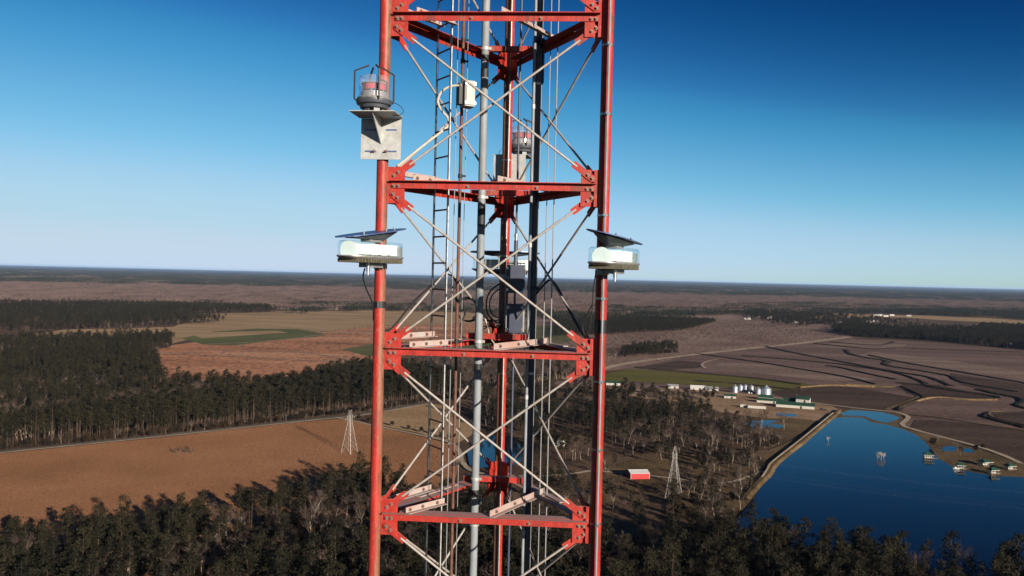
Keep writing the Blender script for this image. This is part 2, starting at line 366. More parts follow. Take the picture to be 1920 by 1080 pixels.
sheet("pond_water", [(1457, 775.5), (1492, 778), (1495, 782.5), (1458, 781)], 'water', n=4, amp=0.002)
sheet("pond_water", [(1395, 796), (1410, 791), (1440, 789), (1462, 791), (1440, 795), (1472, 799), (1465, 804), (1412, 803)], 'water', n=5, amp=0.004)
sheet("pond_water", [(880, 874), (876, 850), (884, 838), (901, 830), (920, 817), (950, 820), (970, 829), (981, 847), (976, 868), (959, 875), (900, 879)], 'water', n=4, amp=0.003)
# tracks, banks and levees
ribbon("road", [(-120, 863), (0, 848.5), (300, 818), (560, 790), (640, 781.5), (690, 775), (800, 756.5), (880, 745), (930, 738)], 6.0, 'asphalt')
ribbon("road_verge", [(-120, 866.5), (0, 851), (300, 820.3), (560, 792), (640, 784.0), (690, 778), (800, 758.5)], 3.4, 'road')
ribbon("dirt_track", [(630, 784), (660, 790), (700, 799), (800, 820), (845, 832), (862, 850), (866, 866), (884, 884), (930, 893), (1010, 894), (1060, 892), (1110, 884)], 3.6, 'road')
ribbon("dirt_track", [(1110, 884), (1200, 892), (1290, 902), (1350, 907), (1385, 902), (1430, 885)], 3.0, 'road')
ribbon("dirt_track", [(1060, 712), (1135, 691), (1180, 681.5), (1280, 668), (1400, 654.5), (1500, 644), (1592, 632.5)], 13.0, 'road')
ribbon("bank_road", [(1395, 938), (1418, 912), (1440, 890), (1452, 872), (1500, 833), (1540, 800), (1566, 778), (1572, 771)], 3.2, 'bank', h=1.0)
ribbon("dirt_track", [(1428, 900), (1438, 885), (1449, 869), (1498, 830), (1538, 797), (1562, 777)], 1.2, 'road', h=1.12)
ribbon("dirt_track", [(1440, 745), (1500, 753), (1560, 761), (1620, 768), (1660, 772), (1685, 775.5), (1702, 782), (1699, 789), (1692, 795), (1696, 801), (1715, 807), (1740, 814), (1830, 838), (1880, 855), (1915, 871)], 4.4, 'road')
ribbon("dirt_track", [(1656, 771), (1690, 758), (1722, 746), (1715, 738), (1690, 729), (1640, 725), (1580, 721)], 5.0, 'bank')
ribbon("dirt_track", [(1700, 778), (1760, 784), (1830, 795), (1920, 808), (2050, 830)], 4.5, 'bank')
ribbon("dirt_track", [(1322, 691), (1316, 684), (1328, 678), (1344, 675)], 4.0, 'road')
ribbon("dirt_track", [(730, 700), (720, 690), (560, 660), (420, 660), (290, 664)], 4.0, 'road')
for pts, w in (([(390, 646), (480, 642), (560, 634), (610, 628), (700, 622), (900, 618)], 5), ([(300, 664), (420, 668), (560, 676), (700, 678)], 5), ([(430, 608), (520, 612), (620, 622), (700, 624)], 6), ([(360, 588), (470, 590), (560, 589), (700, 594)], 8), ([(620, 600), (700, 596), (860, 592)], 8)):
    ribbon("dirt_track", pts, w, 'road')
c5 = lambda L: [(1500 + x / 4.571, 510 + y / 4.571) for x, y in L]
c7 = lambda L: [(1560 + x / 5.333, 720 + y / 5.333) for x, y in L]
for L, w in ((c5([(-300, 640), (0, 705), (400, 780), (800, 855), (1000, 885), (1150, 920), (1290, 980)]), 5),
          (c5([(390, 670), (430, 705), (560, 735), (740, 765), (720, 790), (800, 815), (1000, 845), (1280, 895), (1400, 950), (1850, 1030)]), 5),
          (c5([(590, 715), (900, 780), (1400, 865), (1920, 955), (2200, 1010)]), 5), (c5([(230, 805), (330, 820), (600, 880), (820, 925)]), 3.5),
          (c5([(-500, 720), (0, 760), (400, 800), (800, 865), (1000, 925), (1080, 965)]), 3.5), (c5([(-900, 700), (-400, 770), (0, 835), (400, 905), (640, 965)]), 2.6),
          (c5([(120, 615), (600, 660), (860, 655), (1200, 670), (1900, 690)]), 4), (c5([(270, 605), (640, 630), (760, 615), (800, 600)]), 4),
          (c7([(910, 5), (1000, 40), (1300, 85), (1600, 125), (1660, 145)]), 3.5), (c7([(1450, 60), (1650, 105), (1870, 150), (1900, 190), (1850, 215), (1900, 240), (2000, 260)]), 4),
          (c7([(1720, 295), (1580, 300), (1530, 330), (1570, 350), (1740, 395), (1920, 440), (2050, 470)]), 3.5), (c5([(830, 955), (1050, 975), (1300, 1015), (1700, 1075)]), 4),
          (c7([(690, 30), (900, 130), (870, 165), (700, 240), (660, 270)]), 2.5), ([(1300, 715), (1400, 722), (1480, 731), (1560, 736), (1640, 742)], 2.2), ([(1190, 690), (1300, 700), (1420, 711), (1500, 722)], 2.2)):
    ribbon("levee", L, w, 'ditch', h=0.5, wob=0.28)  # low berm, ditch shade painted into its colour
for L in (c7([(1650, 165), (1400, 165), (1000, 145), (700, 235), (690, 265)]), c7([(1720, 288), (1600, 292), (1565, 315), (1600, 345), (1750, 388), (1920, 425)]), c7([(130, 15), (420, 30), (630, 40)]), [(1500, 728), (1560, 724), (1640, 727)]):
    ribbon("dry_levee", L, 0.9, 'bank', h=0.6)
# ================================================================== WOODS
M['bark'] = simple("pine_bark", (0.13, 0.09, 0.065), rough=0.95, var=0.7, scale=1.5, spec=0.1)
M['bark_pale'] = simple("pale_bark", (0.36, 0.29, 0.23), rough=0.95, var=0.4, scale=1.2, spec=0.1)
M['needles'] = leaf_mat("pine_needles", (0.012, 0.013, 0.005), (0.052, 0.044, 0.017))
M['oakleaf'] = leaf_mat("evergreen_leaves", (0.014, 0.012, 0.006), (0.085, 0.050, 0.024))
M['twig'] = leaf_mat("bare_twigs", (0.06, 0.042, 0.034), (0.24, 0.165, 0.135))
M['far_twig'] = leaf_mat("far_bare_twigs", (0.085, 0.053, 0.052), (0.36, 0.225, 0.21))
M['tuft'] = leaf_mat("dry_stubble", (0.16, 0.085, 0.045), (0.46, 0.26, 0.145))

def cards(mb, centres, size, r):
    """leaf clumps: small randomly turned quads"""
    k = len(centres)
    a = r.normal(size=(k, 3)); a /= np.linalg.norm(a, axis=1)[:, None]
    b = np.cross(a, r.normal(size=(k, 3))); b /= np.linalg.norm(b, axis=1)[:, None]
    s = size * r.uniform(0.6, 1.3, (k, 1)); t = s * r.uniform(0.45, 0.9, (k, 1))
    q = np.stack([centres - a * s - b * t * 0.4, centres + b * t - a * s * 0.2, centres + a * s + b * t * 0.3, centres - b * t + a * s * 0.3], 1).reshape(-1, 3)
    mb.add(q, [(4 * i, 4 * i + 1, 4 * i + 2, 4 * i + 3) for i in range(k)])
def pine_meshes(seed, H=22.0, base=0.5, wid=2.9, dens=1.0):
    r = np.random.default_rng(seed); tr = MB()
    lean = r.normal(0, 0.25, 2)
    spine = [np.array([lean[0] * (t ** 2) * 2, lean[1] * (t ** 2) * 2, H * t]) for t in np.linspace(0, 1, 6)]
    tr.tube(spine, [0.165, 0.15, 0.13, 0.11, 0.08, 0.03], n=6)
    at = lambda z: np.array([np.interp(z, [p[2] for p in spine], [p[i] for p in spine]) for i in range(3)])
    cr = MB(); n = int(26 * dens)
    for i in range(n):
        t = (i + r.uniform()) / n; z = H * (base + (1 - base) * t * 0.97); ang = r.uniform(0, 6.28)
        reach = wid * (math.sin(math.pi * min(1, 0.22 + 0.78 * t)) ** 0.7) * r.uniform(0.45, 1.1) + 0.3
        p0 = at(z - reach * 0.15); p1 = at(z) + np.array([math.cos(ang) * reach, math.sin(ang) * reach, reach * 0.25])
        tr.tube([p0, p1], [0.06, 0.02], n=3, caps=False)
        k = int(r.integers(22, 32)); c = p1 - (p1 - p0) * 0.18 + r.normal(0, 1, (k, 3)) * np.array([0.75, 0.75, 0.42])
        cards(cr, c, 0.36, r)
    for i in range(4):   # dead stubs low on the trunk
        z = H * r.uniform(0.2, base); ang = r.uniform(0, 6.28); p = at(z)
        tr.tube([p, p + np.array([math.cos(ang), math.sin(ang), 0.3]) * r.uniform(0.6, 1.6)], [0.05, 0.015], n=3, caps=False)
    return tr.mesh("trunk", M['bark']), cr.mesh("crown", M['needles'])
def bare_meshes(seed, H=17.0, spread=0.42, twigs=6):
    r = np.random.default_rng(seed); tr = MB(); cr = MB()
    def grow(p, d, L, rad, lvl):
        k = 3; pts = [p]; q = p; dd = d
        for i in range(k):
            dd = unit(dd + r.normal(0, 0.13, 3) + np.array([0, 0, 0.06])); q = q + dd * L / k; pts.append(q)
        (tr if lvl < 2 else cr).tube(pts, np.linspace(rad, rad * 0.5, k + 1), n=5 if lvl == 0 else 3, caps=False)
        if lvl < 3:
            nb = (6, 5, 4)[lvl]
            for i in range(nb):
                t = r.uniform(0.45 if lvl == 0 else 0.25, 1.0); f = t * k; j = min(int(f), k - 1); b = pts[j] + (pts[j + 1] - pts[j]) * (f - j)
                ax = unit(np.cross(dd, r.normal(size=3))); nd_ = unit(dd * (1 - spread) + ax * spread * r.uniform(0.9, 1.7) + np.array([0, 0, 0.12]))
                grow(b, nd_, L * r.uniform(0.42, 0.62), rad * 0.45, lvl + 1)
        if lvl >= 2:
            for i in range(twigs):
                t = r.uniform(0.3, 1.0); b = pts[0] + (pts[-1] - pts[0]) * t; e = b + unit(dd + r.normal(0, 0.6, 3)) * r.uniform(0.7, 1.7); s = unit(np.cross(e - b, r.normal(size=3))) * 0.035
                cr.add([b - s, b + s, e], [(0, 1, 2)])
    grow(np.zeros(3), np.array([0, 0, 1.0]), H * 0.55, 0.24, 0)
    return tr.mesh("trunk", M['bark_pale']), cr.mesh("crown", M['twig'])
def oak_meshes(seed, H=12.0, wid=3.6):
    r = np.random.default_rng(seed); tr = MB(); cr = MB()
    tr.tube([(0, 0, 0), (0.2, 0.1, H * 0.3), (0.1, -0.2, H * 0.65)], [0.3, 0.22, 0.1], n=6)
    for i in range(34):
        u = r.normal(size=3); u /= np.linalg.norm(u); rr = r.uniform(0.45, 1.0)
        c = np.array([u[0] * wid * rr, u[1] * wid * rr, H * 0.58 + u[2] * H * 0.38 * rr])
        if i % 4 == 0: tr.tube([(0.1, 0, H * 0.35), c], [0.12, 0.03], n=3, caps=False)
        cards(cr, c + r.normal(0, 1, (18, 3)) * np.array([0.8, 0.8, 0.6]), 0.5, r)
    return tr.mesh("trunk", M['bark']), cr.mesh("crown", M['oakleaf'])

KIND = {'pine': [pine_meshes(100 + i, H=h, base=bs, wid=w, dens=d) for i, (h, bs, w, d) in enumerate(((22, .48, 2.9, 1.1), (24, .55, 2.6, 1), (20, .36, 3.0, 1.3), (23, .60, 2.3, .8), (18, .30, 2.8, 1.2), (21, .42, 3.4, 1.2), (25, .66, 3.0, .7)))],
        'bare': [bare_meshes(200 + i, H=h, spread=s) for i, (h, s) in enumerate(((17, .42), (15, .5), (19, .36), (14, .55), (18, .45)))],
        'oak': [oak_meshes(300 + i, H=h, wid=w) for i, (h, w) in enumerate(((12, 3.4), (9, 3.0), (14, 3.8)))]}

def inside(P, poly):
    x, y = P[:, 0], P[:, 1]; res = np.zeros(len(P), bool); k = len(poly); j = k - 1
    for i in range(k):
        xi, yi = poly[i]; xj, yj = poly[j]
        c = ((yi > y) != (yj > y)) & (x < (xj - xi) * (y - yi) / (yj - yi + 1e-12) + xi)
        res ^= c; j = i
    return res
def scatter(poly, sp, keep=1.0):
    pg = np.array([G(*p)[:2] for p in poly]); lo, hi = pg.min(0), pg.max(0)
    gx, gy = np.meshgrid(np.arange(lo[0], hi[0], sp), np.arange(lo[1], hi[1], sp))
    P = np.stack([gx.ravel(), gy.ravel()], 1); P += rng.uniform(-0.48, 0.48, P.shape) * sp
    P = P[inside(P, pg)]
    if keep < 1: P = P[rng.random(len(P)) < keep]
    return P
TREES = {'pine': [], 'bare': [], 'oak': []}
HOLES = [np.array([G(*p)[:2] for p in pl]) for pl in (
    [(1150, 985), (1235, 985), (1250, 930), (1300, 916), (1300, 880), (1225, 876), (1150, 880)],          # round the red barn
    [(350, 724), (400, 728), (400, 716), (350, 712)], [(165, 714), (210, 714), (205, 703), (165, 703)],
    [(1020, 845), (1075, 850), (1075, 828), (1020, 826)])]
def wood(poly, sp, mix, smin=0.8, smax=1.2, keep=1.0, clump=0.0):
    P = scatter(poly, sp, keep)
    for h in HOLES: P = P[~inside(P, h)]
    if clump > 0:
        f = np.sin(P[:, 0] * 0.031 + 1.7 * np.sin(P[:, 1] * 0.023)) * np.sin(P[:, 1] * 0.027 + 2.1 * np.sin(P[:, 0] * 0.017))
        P = P[rng.random(len(P)) < np.clip(0.5 + f * clump, 0.05, 1)]
    ks = list(mix); w = np.array([mix[k] for k in ks], float); w /= w.sum()
    # kinds grow in drifts rather than salt-and-pepper
    g = 0.5 + 0.5 * np.sin(P[:, 0] * 0.021 + 2 * np.sin(P[:, 1] * 0.013)) * np.cos(P[:, 1] * 0.019 + 1.3 * np.sin(P[:, 0] * 0.011))
    q = np.clip(0.55 * rng.random(len(P)) + 0.45 * g, 0, 0.999); ed = np.cumsum(w)
    for p, qq in zip(P, q):
        k = ks[int(np.searchsorted(ed, qq))] if qq < ed[-1] else ks[-1]
        TREES[k].append((p[0], p[1], rng.uniform(smin, smax), rng.uniform(0, 6.28)))
# the dark wood under the mast
NEAR = [(-150, 1078), (0, 1060), (300, 1018), (500, 978), (600, 949), (672, 930), (760, 954), (850, 962), (950, 986), (1060, 1000), (1130, 1020), (1270, 1032), (1380, 1026), (1450, 1046), (1600, 1072), (1741, 1096), (1920, 1111), (2080, 1130), (2140, 1330), (-240, 1330)]
wood(NEAR, 5.6, {'oak': 0.22, 'pine': 0.78}, 0.7, 1.05, clump=0.55)
wood(NEAR, 13, {'bare': 1}, 0.85, 1.2)
wood(NEAR, 6.5, {'oak': 1}, 0.35, 0.6)
wood([(620, 940), (690, 915), (760, 935), (760, 960), (600, 960)], 9, {'pine': 1}, 0.8, 1.0)
# tall pines along the road
wood([(-80, 852), (0, 844), (400, 805), (560, 785), (690, 770), (800, 754), (860, 744), (860, 730), (760, 716), (690, 722), (600, 735), (480, 760), (400, 774), (200, 804), (0, 836), (-80, 846)], 5.2, {'bare': 0.06, 'pine': 0.94}, 0.95, 1.22)
wood([(-80, 853), (0, 846), (400, 807), (690, 772), (860, 746), (860, 742), (690, 768), (400, 803), (0, 841), (-80, 847)], 3.6, {'oak': 0.7, 'bare': 0.3}, 0.25, 0.6)
# mixed wood behind them
wood([(-100, 842), (0, 833), (200, 801), (330, 781), (400, 770), (400, 752), (330, 760), (200, 776), (0, 802), (-100, 815)], 6.5, {'bare': 1}, 0.95, 1.3)
wood([(-100, 812), (0, 802), (200, 778), (400, 752), (480, 748), (560, 741), (480, 742), (400, 728), (330, 730), (300, 712), (298, 690), (285, 672), (330, 650), (325, 640), (250, 640), (100, 645), (0, 650), (-100, 656)], 8.0, {'bare': 0.36, 'pine': 0.5, 'oak': 0.14}, 0.75, 1.05, keep=0.9)
wood([(560, 742), (640, 730), (700, 722), (700, 706), (640, 712), (580, 728)], 6.0, {'pine': 1}, 0.9, 1.1)
# bare hardwoods and pines behind the mast
wood([(690, 720), (760, 752), (870, 742), (960, 722), (1110, 706), (1125, 692), (1000, 668), (820, 672), (740, 684), (690, 702)], 7.0, {'bare': 0.72, 'oak': 0.1, 'pine': 0.18}, 0.8, 1.05)
wood([(865, 748), (1000, 722), (1140, 744), (1260, 758), (1330, 790), (1390, 818), (1440, 842), (1400, 852), (1290, 842), (1180, 850), (1100, 862), (1030, 872), (990, 850), (985, 826), (905, 806), (890, 786)], 6.8, {'bare': 0.42, 'pine': 0.46, 'oak': 0.12}, 0.72, 1.0, clump=0.6)
wood([(1140, 850), (1290, 842), (1420, 850), (1432, 885), (1400, 935), (1380, 980), (1300, 1000), (1160, 990), (1060, 960), (980, 930), (1000, 905), (1110, 900)], 8, {'oak': 0.34, 'bare': 0.26, 'pine': 0.4}, 0.45, 0.85, clump=0.6)
wood([(1140, 735), (1300, 738), (1350, 742), (1345, 752), (1250, 752), (1130, 744)], 10, {'oak': 0.7, 'bare': 0.3}, 0.6, 0.9, keep=0.6)
wood([(1330, 790), (1390, 800), (1450, 822), (1470, 830), (1440, 846), (1380, 822)], 5.5, {'oak': 0.2, 'bare': 0.55, 'pine': 0.25}, 0.5, 0.8, keep=0.9)
# left distance
wood([(-140, 626), (100, 621), (300, 613), (430, 605), (380, 600), (330, 590), (520, 586), (500, 579), (330, 574), (160, 573), (-140, 572)], 13, {'oak': 0.22, 'pine': 0.6, 'bare': 0.18}, 0.7, 1.0)
# right distance
wood([(1040, 634), (1135, 630), (1200, 626), (1290, 622), (1345, 605), (1250, 601), (1150, 601), (1040, 605)], 8, {'pine': 1}, 0.55, 0.75)
wood([(1168, 672), (1272, 664), (1270, 657), (1200, 656), (1165, 662)], 6.5, {'oak': 0.3, 'pine': 0.7}, 0.6, 0.85)
wood([(1060, 690), (1165, 672), (1165, 660), (1060, 672)], 9, {'bare': 1}, 0.6, 0.9)
wood([(1060, 660), (1200, 648), (1330, 640), (1500, 636), (1560, 622), (1360, 608), (1300, 625), (1060, 640)], 22, {'bare': 1}, 0.45, 0.75)
wood([(1556, 622), (1600, 631), (1720, 638), (1770, 641), (1900, 654), (2000, 664), (2000, 640), (1820, 622), (1700, 620), (1600, 612)], 8, {'oak': 0.55, 'pine': 0.3, 'bare': 0.15}, 0.7, 1.0)
wood([(1820, 640), (2000, 655), (2000, 618), (1840, 612)], 11, {'pine': 1}, 0.6, 0.8)
wood([(1390, 602), (1500, 612), (1600, 608), (1660, 600), (1640, 597), (1500, 588), (1400, 585)], 13, {'oak': 0.4, 'pine': 0.5, 'bare': 0.1}, 0.7, 1.0, clump=0.8)
wood([(1560, 606), (1640, 606), (1760, 612), (1640, 604)], 12, {'oak': 0.5, 'pine': 0.5}, 0.7, 0.9)
for (u, v) in ((1752, 832), (1757, 829), (1797, 849), (1801, 856), (1830, 846), (1837, 840), (1748, 838), (1842, 843)):
    p = G(u, v); TREES['bare' if u % 2 else 'oak'].append((p[0], p[1], rng.uniform(0.4, 0.6), rng.uniform(0, 6)))
for (u, v) in ((735, 800), (766, 806), (790, 812), (812, 816), (826, 822), (700, 798), (672, 788), (690, 792), (842, 826)):
    p = G(u, v); TREES['oak'].append((p[0], p[1], rng.uniform(0.35, 0.5), rng.uniform(0, 6)))
for (u, v) in ((1424, 806), (1470, 806), (1366, 806), (1383, 803), (1396, 802), (1428, 807)):
    p = G(u, v); TREES['bare'].append((p[0], p[1], rng.uniform(0.9, 1.15), rng.uniform(0, 6)))
for (u, v) in ((1203, 944), (1183, 956), (1336, 962), (1312, 968), (1407, 928), (1262, 970)):
    p = G(u, v); TREES['pine'].append((p[0], p[1], rng.uniform(0.75, 0.95) if u > 1250 else 0.42, rng.uniform(0, 6)))
for k in range(9):
    p = G(326 + k * 4.5, 851 + rng.uniform(-3, 3)); TREES['bare'].append((p[0], p[1], rng.uniform(0.2, 0.36), rng.uniform(0, 6)))
p = G(412, 1092); TREES['bare'].append((p[0], p[1], 1.05, 1.0))

KN = {'pine': ("pine_tree", "tall pine with ragged dark crown", "pine tree"), 'bare': ("bare_tree", "leafless grey hardwood tree", "bare tree"), 'oak': ("evergreen_tree", "low rounded evergreen tree", "tree")}
def zone(x, y):
    u, v = PX((x, y, 0.0))
    if v > 915 and u < 700: return "in the dark near wood left of the mast"
    if v > 915 and u < 1130: return "in the dark near wood behind the mast"
    if v > 1000: return "in the dark near wood below the big pond"
    if u > 1130 and v > 830: return "on the slope around the red barn"
    if u > 1540: return "near the boathouses or beyond the rice fields"
    if u > 960: return "in the open wood between mast and farm"
    if u > 700: return "behind the left half of the mast"
    return "along the road behind the stubble field"
def instancer(name, P, sources, label, kind='stuff', cat=None):
    """one object of points, each growing a copy of one of the source meshes (stuff only)"""
    me = bpy.data.meshes.new(name); n = len(P)
    me.from_pydata([(p[0], p[1], p[4] if len(p) > 4 else 0.0) for p in P], [], [])
    for an, ty, vals in (("grow", 'FLOAT', [p[2] for p in P]), ("turn", 'FLOAT', [p[3] for p in P]), ("pick", 'INT', [i % len(sources) for i in range(n)])):
        me.attributes.new(an, ty, 'POINT').data.foreach_set("value", vals)
    o = bpy.data.objects.new(name, me); col.objects.link(o)
    ng = bpy.data.node_groups.new(name, 'GeometryNodeTree')
    ng.interface.new_socket("Geometry", in_out='INPUT', socket_type='NodeSocketGeometry')
    ng.interface.new_socket("Geometry", in_out='OUTPUT', socket_type='NodeSocketGeometry')
    gi = ng.nodes.new("NodeGroupInput"); go = ng.nodes.new("NodeGroupOutput"); jn = ng.nodes.new("GeometryNodeJoinGeometry")
    def attr(nm, ty):
        a = ng.nodes.new("GeometryNodeInputNamedAttribute"); a.data_type = ty; a.inputs["Name"].default_value = nm
        return a.outputs["Attribute"]
    grow, turn, pick = attr("grow", 'FLOAT'), attr("turn", 'FLOAT'), attr("pick", 'INT')
    cx = ng.nodes.new("ShaderNodeCombineXYZ"); ng.links.new(turn, cx.inputs["Z"])
    for k, objs in enumerate(sources):
        cm = ng.nodes.new("FunctionNodeCompare"); cm.data_type = 'INT'; cm.operation = 'EQUAL'
        ng.links.new(pick, cm.inputs[2]); cm.inputs[3].default_value = k
        j2 = ng.nodes.new("GeometryNodeJoinGeometry")
        for ob in objs:
            oi = ng.nodes.new("GeometryNodeObjectInfo"); oi.transform_space = 'ORIGINAL'; oi.inputs["Object"].default_value = ob
            ng.links.new(oi.outputs["Geometry"], j2.inputs[0])
        ip = ng.nodes.new("GeometryNodeInstanceOnPoints")
        ng.links.new(gi.outputs[0], ip.inputs["Points"]); ng.links.new(cm.outputs[0], ip.inputs["Selection"]); ng.links.new(j2.outputs[0], ip.inputs["Instance"])
        ng.links.new(cx.outputs[0], ip.inputs["Rotation"]); ng.links.new(grow, ip.inputs["Scale"]); ng.links.new(ip.outputs[0], jn.inputs[0])
    ng.links.new(jn.outputs[0], go.inputs[0])
    md = o.modifiers.new("grow", 'NODES'); md.node_group = ng
    return tag(o, label, cat, kind=kind)
NT = {}
for kind, items in TREES.items():
    A = np.array(items); H0 = {'pine': 20, 'bare': 16, 'oak': 10}[kind]
    W3 = np.column_stack([A[:, 0], A[:, 1], H0 * A[:, 2]]) - EYE; zz = W3 @ FW
    u = 960 + 1540 * (W3 @ RT) / zz; v = 540 + 1540 * (W3 @ DN) / zz
    vis = (u > -10) & (u < 1930) & (v < 1075) & (zz > 0)
    wide = (u > -260) & (u < 2180) & (zz > 0)
    A, vis, zz = A[wide], vis[wide], zz[wide]
    order = np.argsort(np.where(vis, zz / A[:, 2], 1e9)); near = order[:300]; rest = order[300:]
    nm, lb0, ct = KN[kind]; src = {}
    for i, idx in enumerate(near):
        x, y, s, t = A[idx]; vi = i % len(KIND[kind]); tm, cm_ = KIND[kind][vi]
        zn = zone(x, y); e = thing(nm, lb0 + " " + zn, ct, (x, y, 0), t, nm.replace('_', ' ') + "s " + zn); e.scale = (s, s, s)
        a, c = child("trunk", tm, e), child("crown", cm_, e)
        if vi not in src: src[vi] = (a, c)
    NT[kind] = len(A)
    instancer({'pine': "pine_wood", 'bare': "bare_hardwood", 'oak': "evergreen_undergrowth"}[kind], [tuple(A[i]) for i in rest], [src[k] for k in sorted(src)],
              {'pine': "mass of further pines filling the woods", 'bare': "mass of leafless hardwoods filling the woods", 'oak': "mass of low evergreens filling the woods"}[kind])
print("TREES", NT)

# stubble tufts on the near field
tm = MB(); r_ = np.random.default_rng(5)
for i in range(12):
    a = r_.uniform(0, 6.28); d = np.array([math.cos(a), math.sin(a), 0]); s = np.array([-d[1], d[0], 0]) * 0.09; b0 = d * r_.uniform(0, 0.35)
    tm.add([b0 - s, b0 + s, b0 + d * r_.uniform(0.05, 0.3) + np.array([0, 0, r_.uniform(0.35, 0.8)])], [(0, 1, 2)])
tf = tm.build("stubble_tuft", M['tuft']); c0 = G(400, 900); tf.location = (c0[0], c0[1], 0.5); tag(tf, "dry brown stubble tuft on the near field", kind='stuff')
FIELD = [(-120, 866), (0, 853), (300, 823), (560, 794), (645, 787), (700, 801), (800, 824), (855, 840), (860, 900), (760, 960), (660, 960), (560, 975), (300, 1030), (-150, 1085)]
P = scatter(FIELD, 1.45)
instancer("field_stubble", [(p[0], p[1], rng.uniform(0.4, 1.1), rng.uniform(0, 6.28), 0.4) for p in P], [(tf,)], "dry brown stubble standing all over the near field")

# far woods: low-detail stands, each a block of many trees
def stand(seed, size, ntree, mats, bare=False, h=16):
    r = np.random.default_rng(seed); mb = MB()
    for i in range(ntree):
        x, y = r.uniform(-size / 2, size / 2, 2); H = h * r.uniform(0.65, 1.15); w = H * (0.16 if not bare else 0.14)
        mb.cur = 0
        mb.tube([(x, y, 0), (x, y, H * (0.6 if not bare else 0.9))], [0.22, 0.07], n=3, caps=False)
        mb.cur = 1
        k = 16 if not bare else 12
        if bare:
            for j in range(k):
                a = r.uniform(0, 6.28); z0 = H * r.uniform(0.3, 0.7); e = np.array([x + math.cos(a) * w, y + math.sin(a) * w, z0 + H * r.uniform(0.15, 0.35)]); s = np.array([-math.sin(a), math.cos(a), 0]) * 0.16
                b = np.array([x, y, z0]); mb.add([b - s, b + s, e + s, e - s], [(0, 1, 2, 3)])
        else:
            c = np.column_stack([r.normal(x, w * 0.6, k), r.normal(y, w * 0.6, k), H * r.uniform(0.4, 1.0, k)]); cards(mb, c, w * 0.5, r)
    return mb.mesh("far_stand", mats)
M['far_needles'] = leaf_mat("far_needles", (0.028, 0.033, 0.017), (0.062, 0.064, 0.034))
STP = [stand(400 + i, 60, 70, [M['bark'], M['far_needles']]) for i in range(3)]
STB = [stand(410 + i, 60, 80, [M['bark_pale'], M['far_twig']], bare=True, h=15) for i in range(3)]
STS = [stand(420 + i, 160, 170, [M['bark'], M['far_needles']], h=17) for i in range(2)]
def far_wood(name, label, P, sm, smin=0.85, smax=1.15):
    srcs = []
    for i, me in enumerate(sm):
        o = bpy.data.objects.new("far_stand", me); col.objects.link(o); o.location = (P[i][0], P[i][1], -0.3); tag(o, label, kind='stuff'); srcs.append((o,))
    instancer(name, [(p[0], p[1], rng.uniform(smin, smax), rng.integers(0, 4) * 1.5708 + rng.uniform(-.1, .1), -0.3) for p in P[len(sm):]], srcs, label)
P = scatter([(-250, 569), (160, 573), (350, 575), (520, 580), (700, 582), (900, 586), (1135, 592), (1345, 588), (1500, 584), (1700, 582), (2150, 590), (2150, 578), (1900, 566), (1500, 556), (1000, 548), (500, 537), (0, 529), (-250, 524)], 52)
PB = P
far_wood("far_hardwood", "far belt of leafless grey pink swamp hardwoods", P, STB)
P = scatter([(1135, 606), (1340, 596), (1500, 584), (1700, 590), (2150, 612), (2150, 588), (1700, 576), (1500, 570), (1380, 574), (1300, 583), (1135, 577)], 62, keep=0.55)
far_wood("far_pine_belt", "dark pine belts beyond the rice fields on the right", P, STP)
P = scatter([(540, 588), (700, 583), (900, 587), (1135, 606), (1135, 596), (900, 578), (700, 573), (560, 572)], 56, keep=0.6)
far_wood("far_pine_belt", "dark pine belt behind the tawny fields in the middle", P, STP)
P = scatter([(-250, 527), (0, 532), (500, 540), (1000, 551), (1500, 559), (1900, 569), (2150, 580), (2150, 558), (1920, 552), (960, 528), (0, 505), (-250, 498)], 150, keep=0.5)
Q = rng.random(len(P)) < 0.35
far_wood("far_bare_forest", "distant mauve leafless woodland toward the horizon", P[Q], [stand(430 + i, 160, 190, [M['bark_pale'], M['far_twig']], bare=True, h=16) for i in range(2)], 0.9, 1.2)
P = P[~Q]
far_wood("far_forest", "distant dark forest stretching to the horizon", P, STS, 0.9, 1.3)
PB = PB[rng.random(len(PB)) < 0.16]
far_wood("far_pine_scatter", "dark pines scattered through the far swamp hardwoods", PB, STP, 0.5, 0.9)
# brush heaps and dead stalks on the cut-over land
bm_ = MB(); r_ = np.random.default_rng(8)
for i in range(26):
    a = r_.uniform(0, 6.28); b0 = np.append(r_.normal(0, 1.0, 2), 0); e = b0 + np.array([math.cos(a), math.sin(a), r_.uniform(0.3, 1.3)]) * r_.uniform(0.6, 1.5); s = np.array([-math.sin(a), math.cos(a), 0]) * 0.10
    bm_.add([b0 - s, b0 + s, e], [(0, 1, 2)])
bo = bm_.build("brush_heap", M['far_twig']); c0 = G(500, 660); bo.location = (c0[0], c0[1], 0.3); tag(bo, "dry brush on the cut-over land", kind='stuff')
P1 = scatter([(290, 668), (420, 640), (560, 626), (700, 610), (920, 606), (920, 688), (690, 736), (400, 760), (300, 720)], 9, keep=0.55)
P2 = scatter([(1000, 690), (1135, 690), (1400, 658), (1580, 632), (1550, 614), (1360, 600), (1135, 610), (1000, 620)], 9, keep=0.8)
P3 = scatter([(1130, 900), (1300, 870), (1430, 850), (1440, 880), (1390, 940), (1150, 960)], 5, keep=0.8)
instancer("dry_brush", [(p[0], p[1], rng.uniform(0.5, 1.7), rng.uniform(0, 6.28), 0.3) for Q in (P1, P2, P3) for p in Q], [(bo,)], "dry brush and dead stalks over the open land")
print("FAR", len(P))
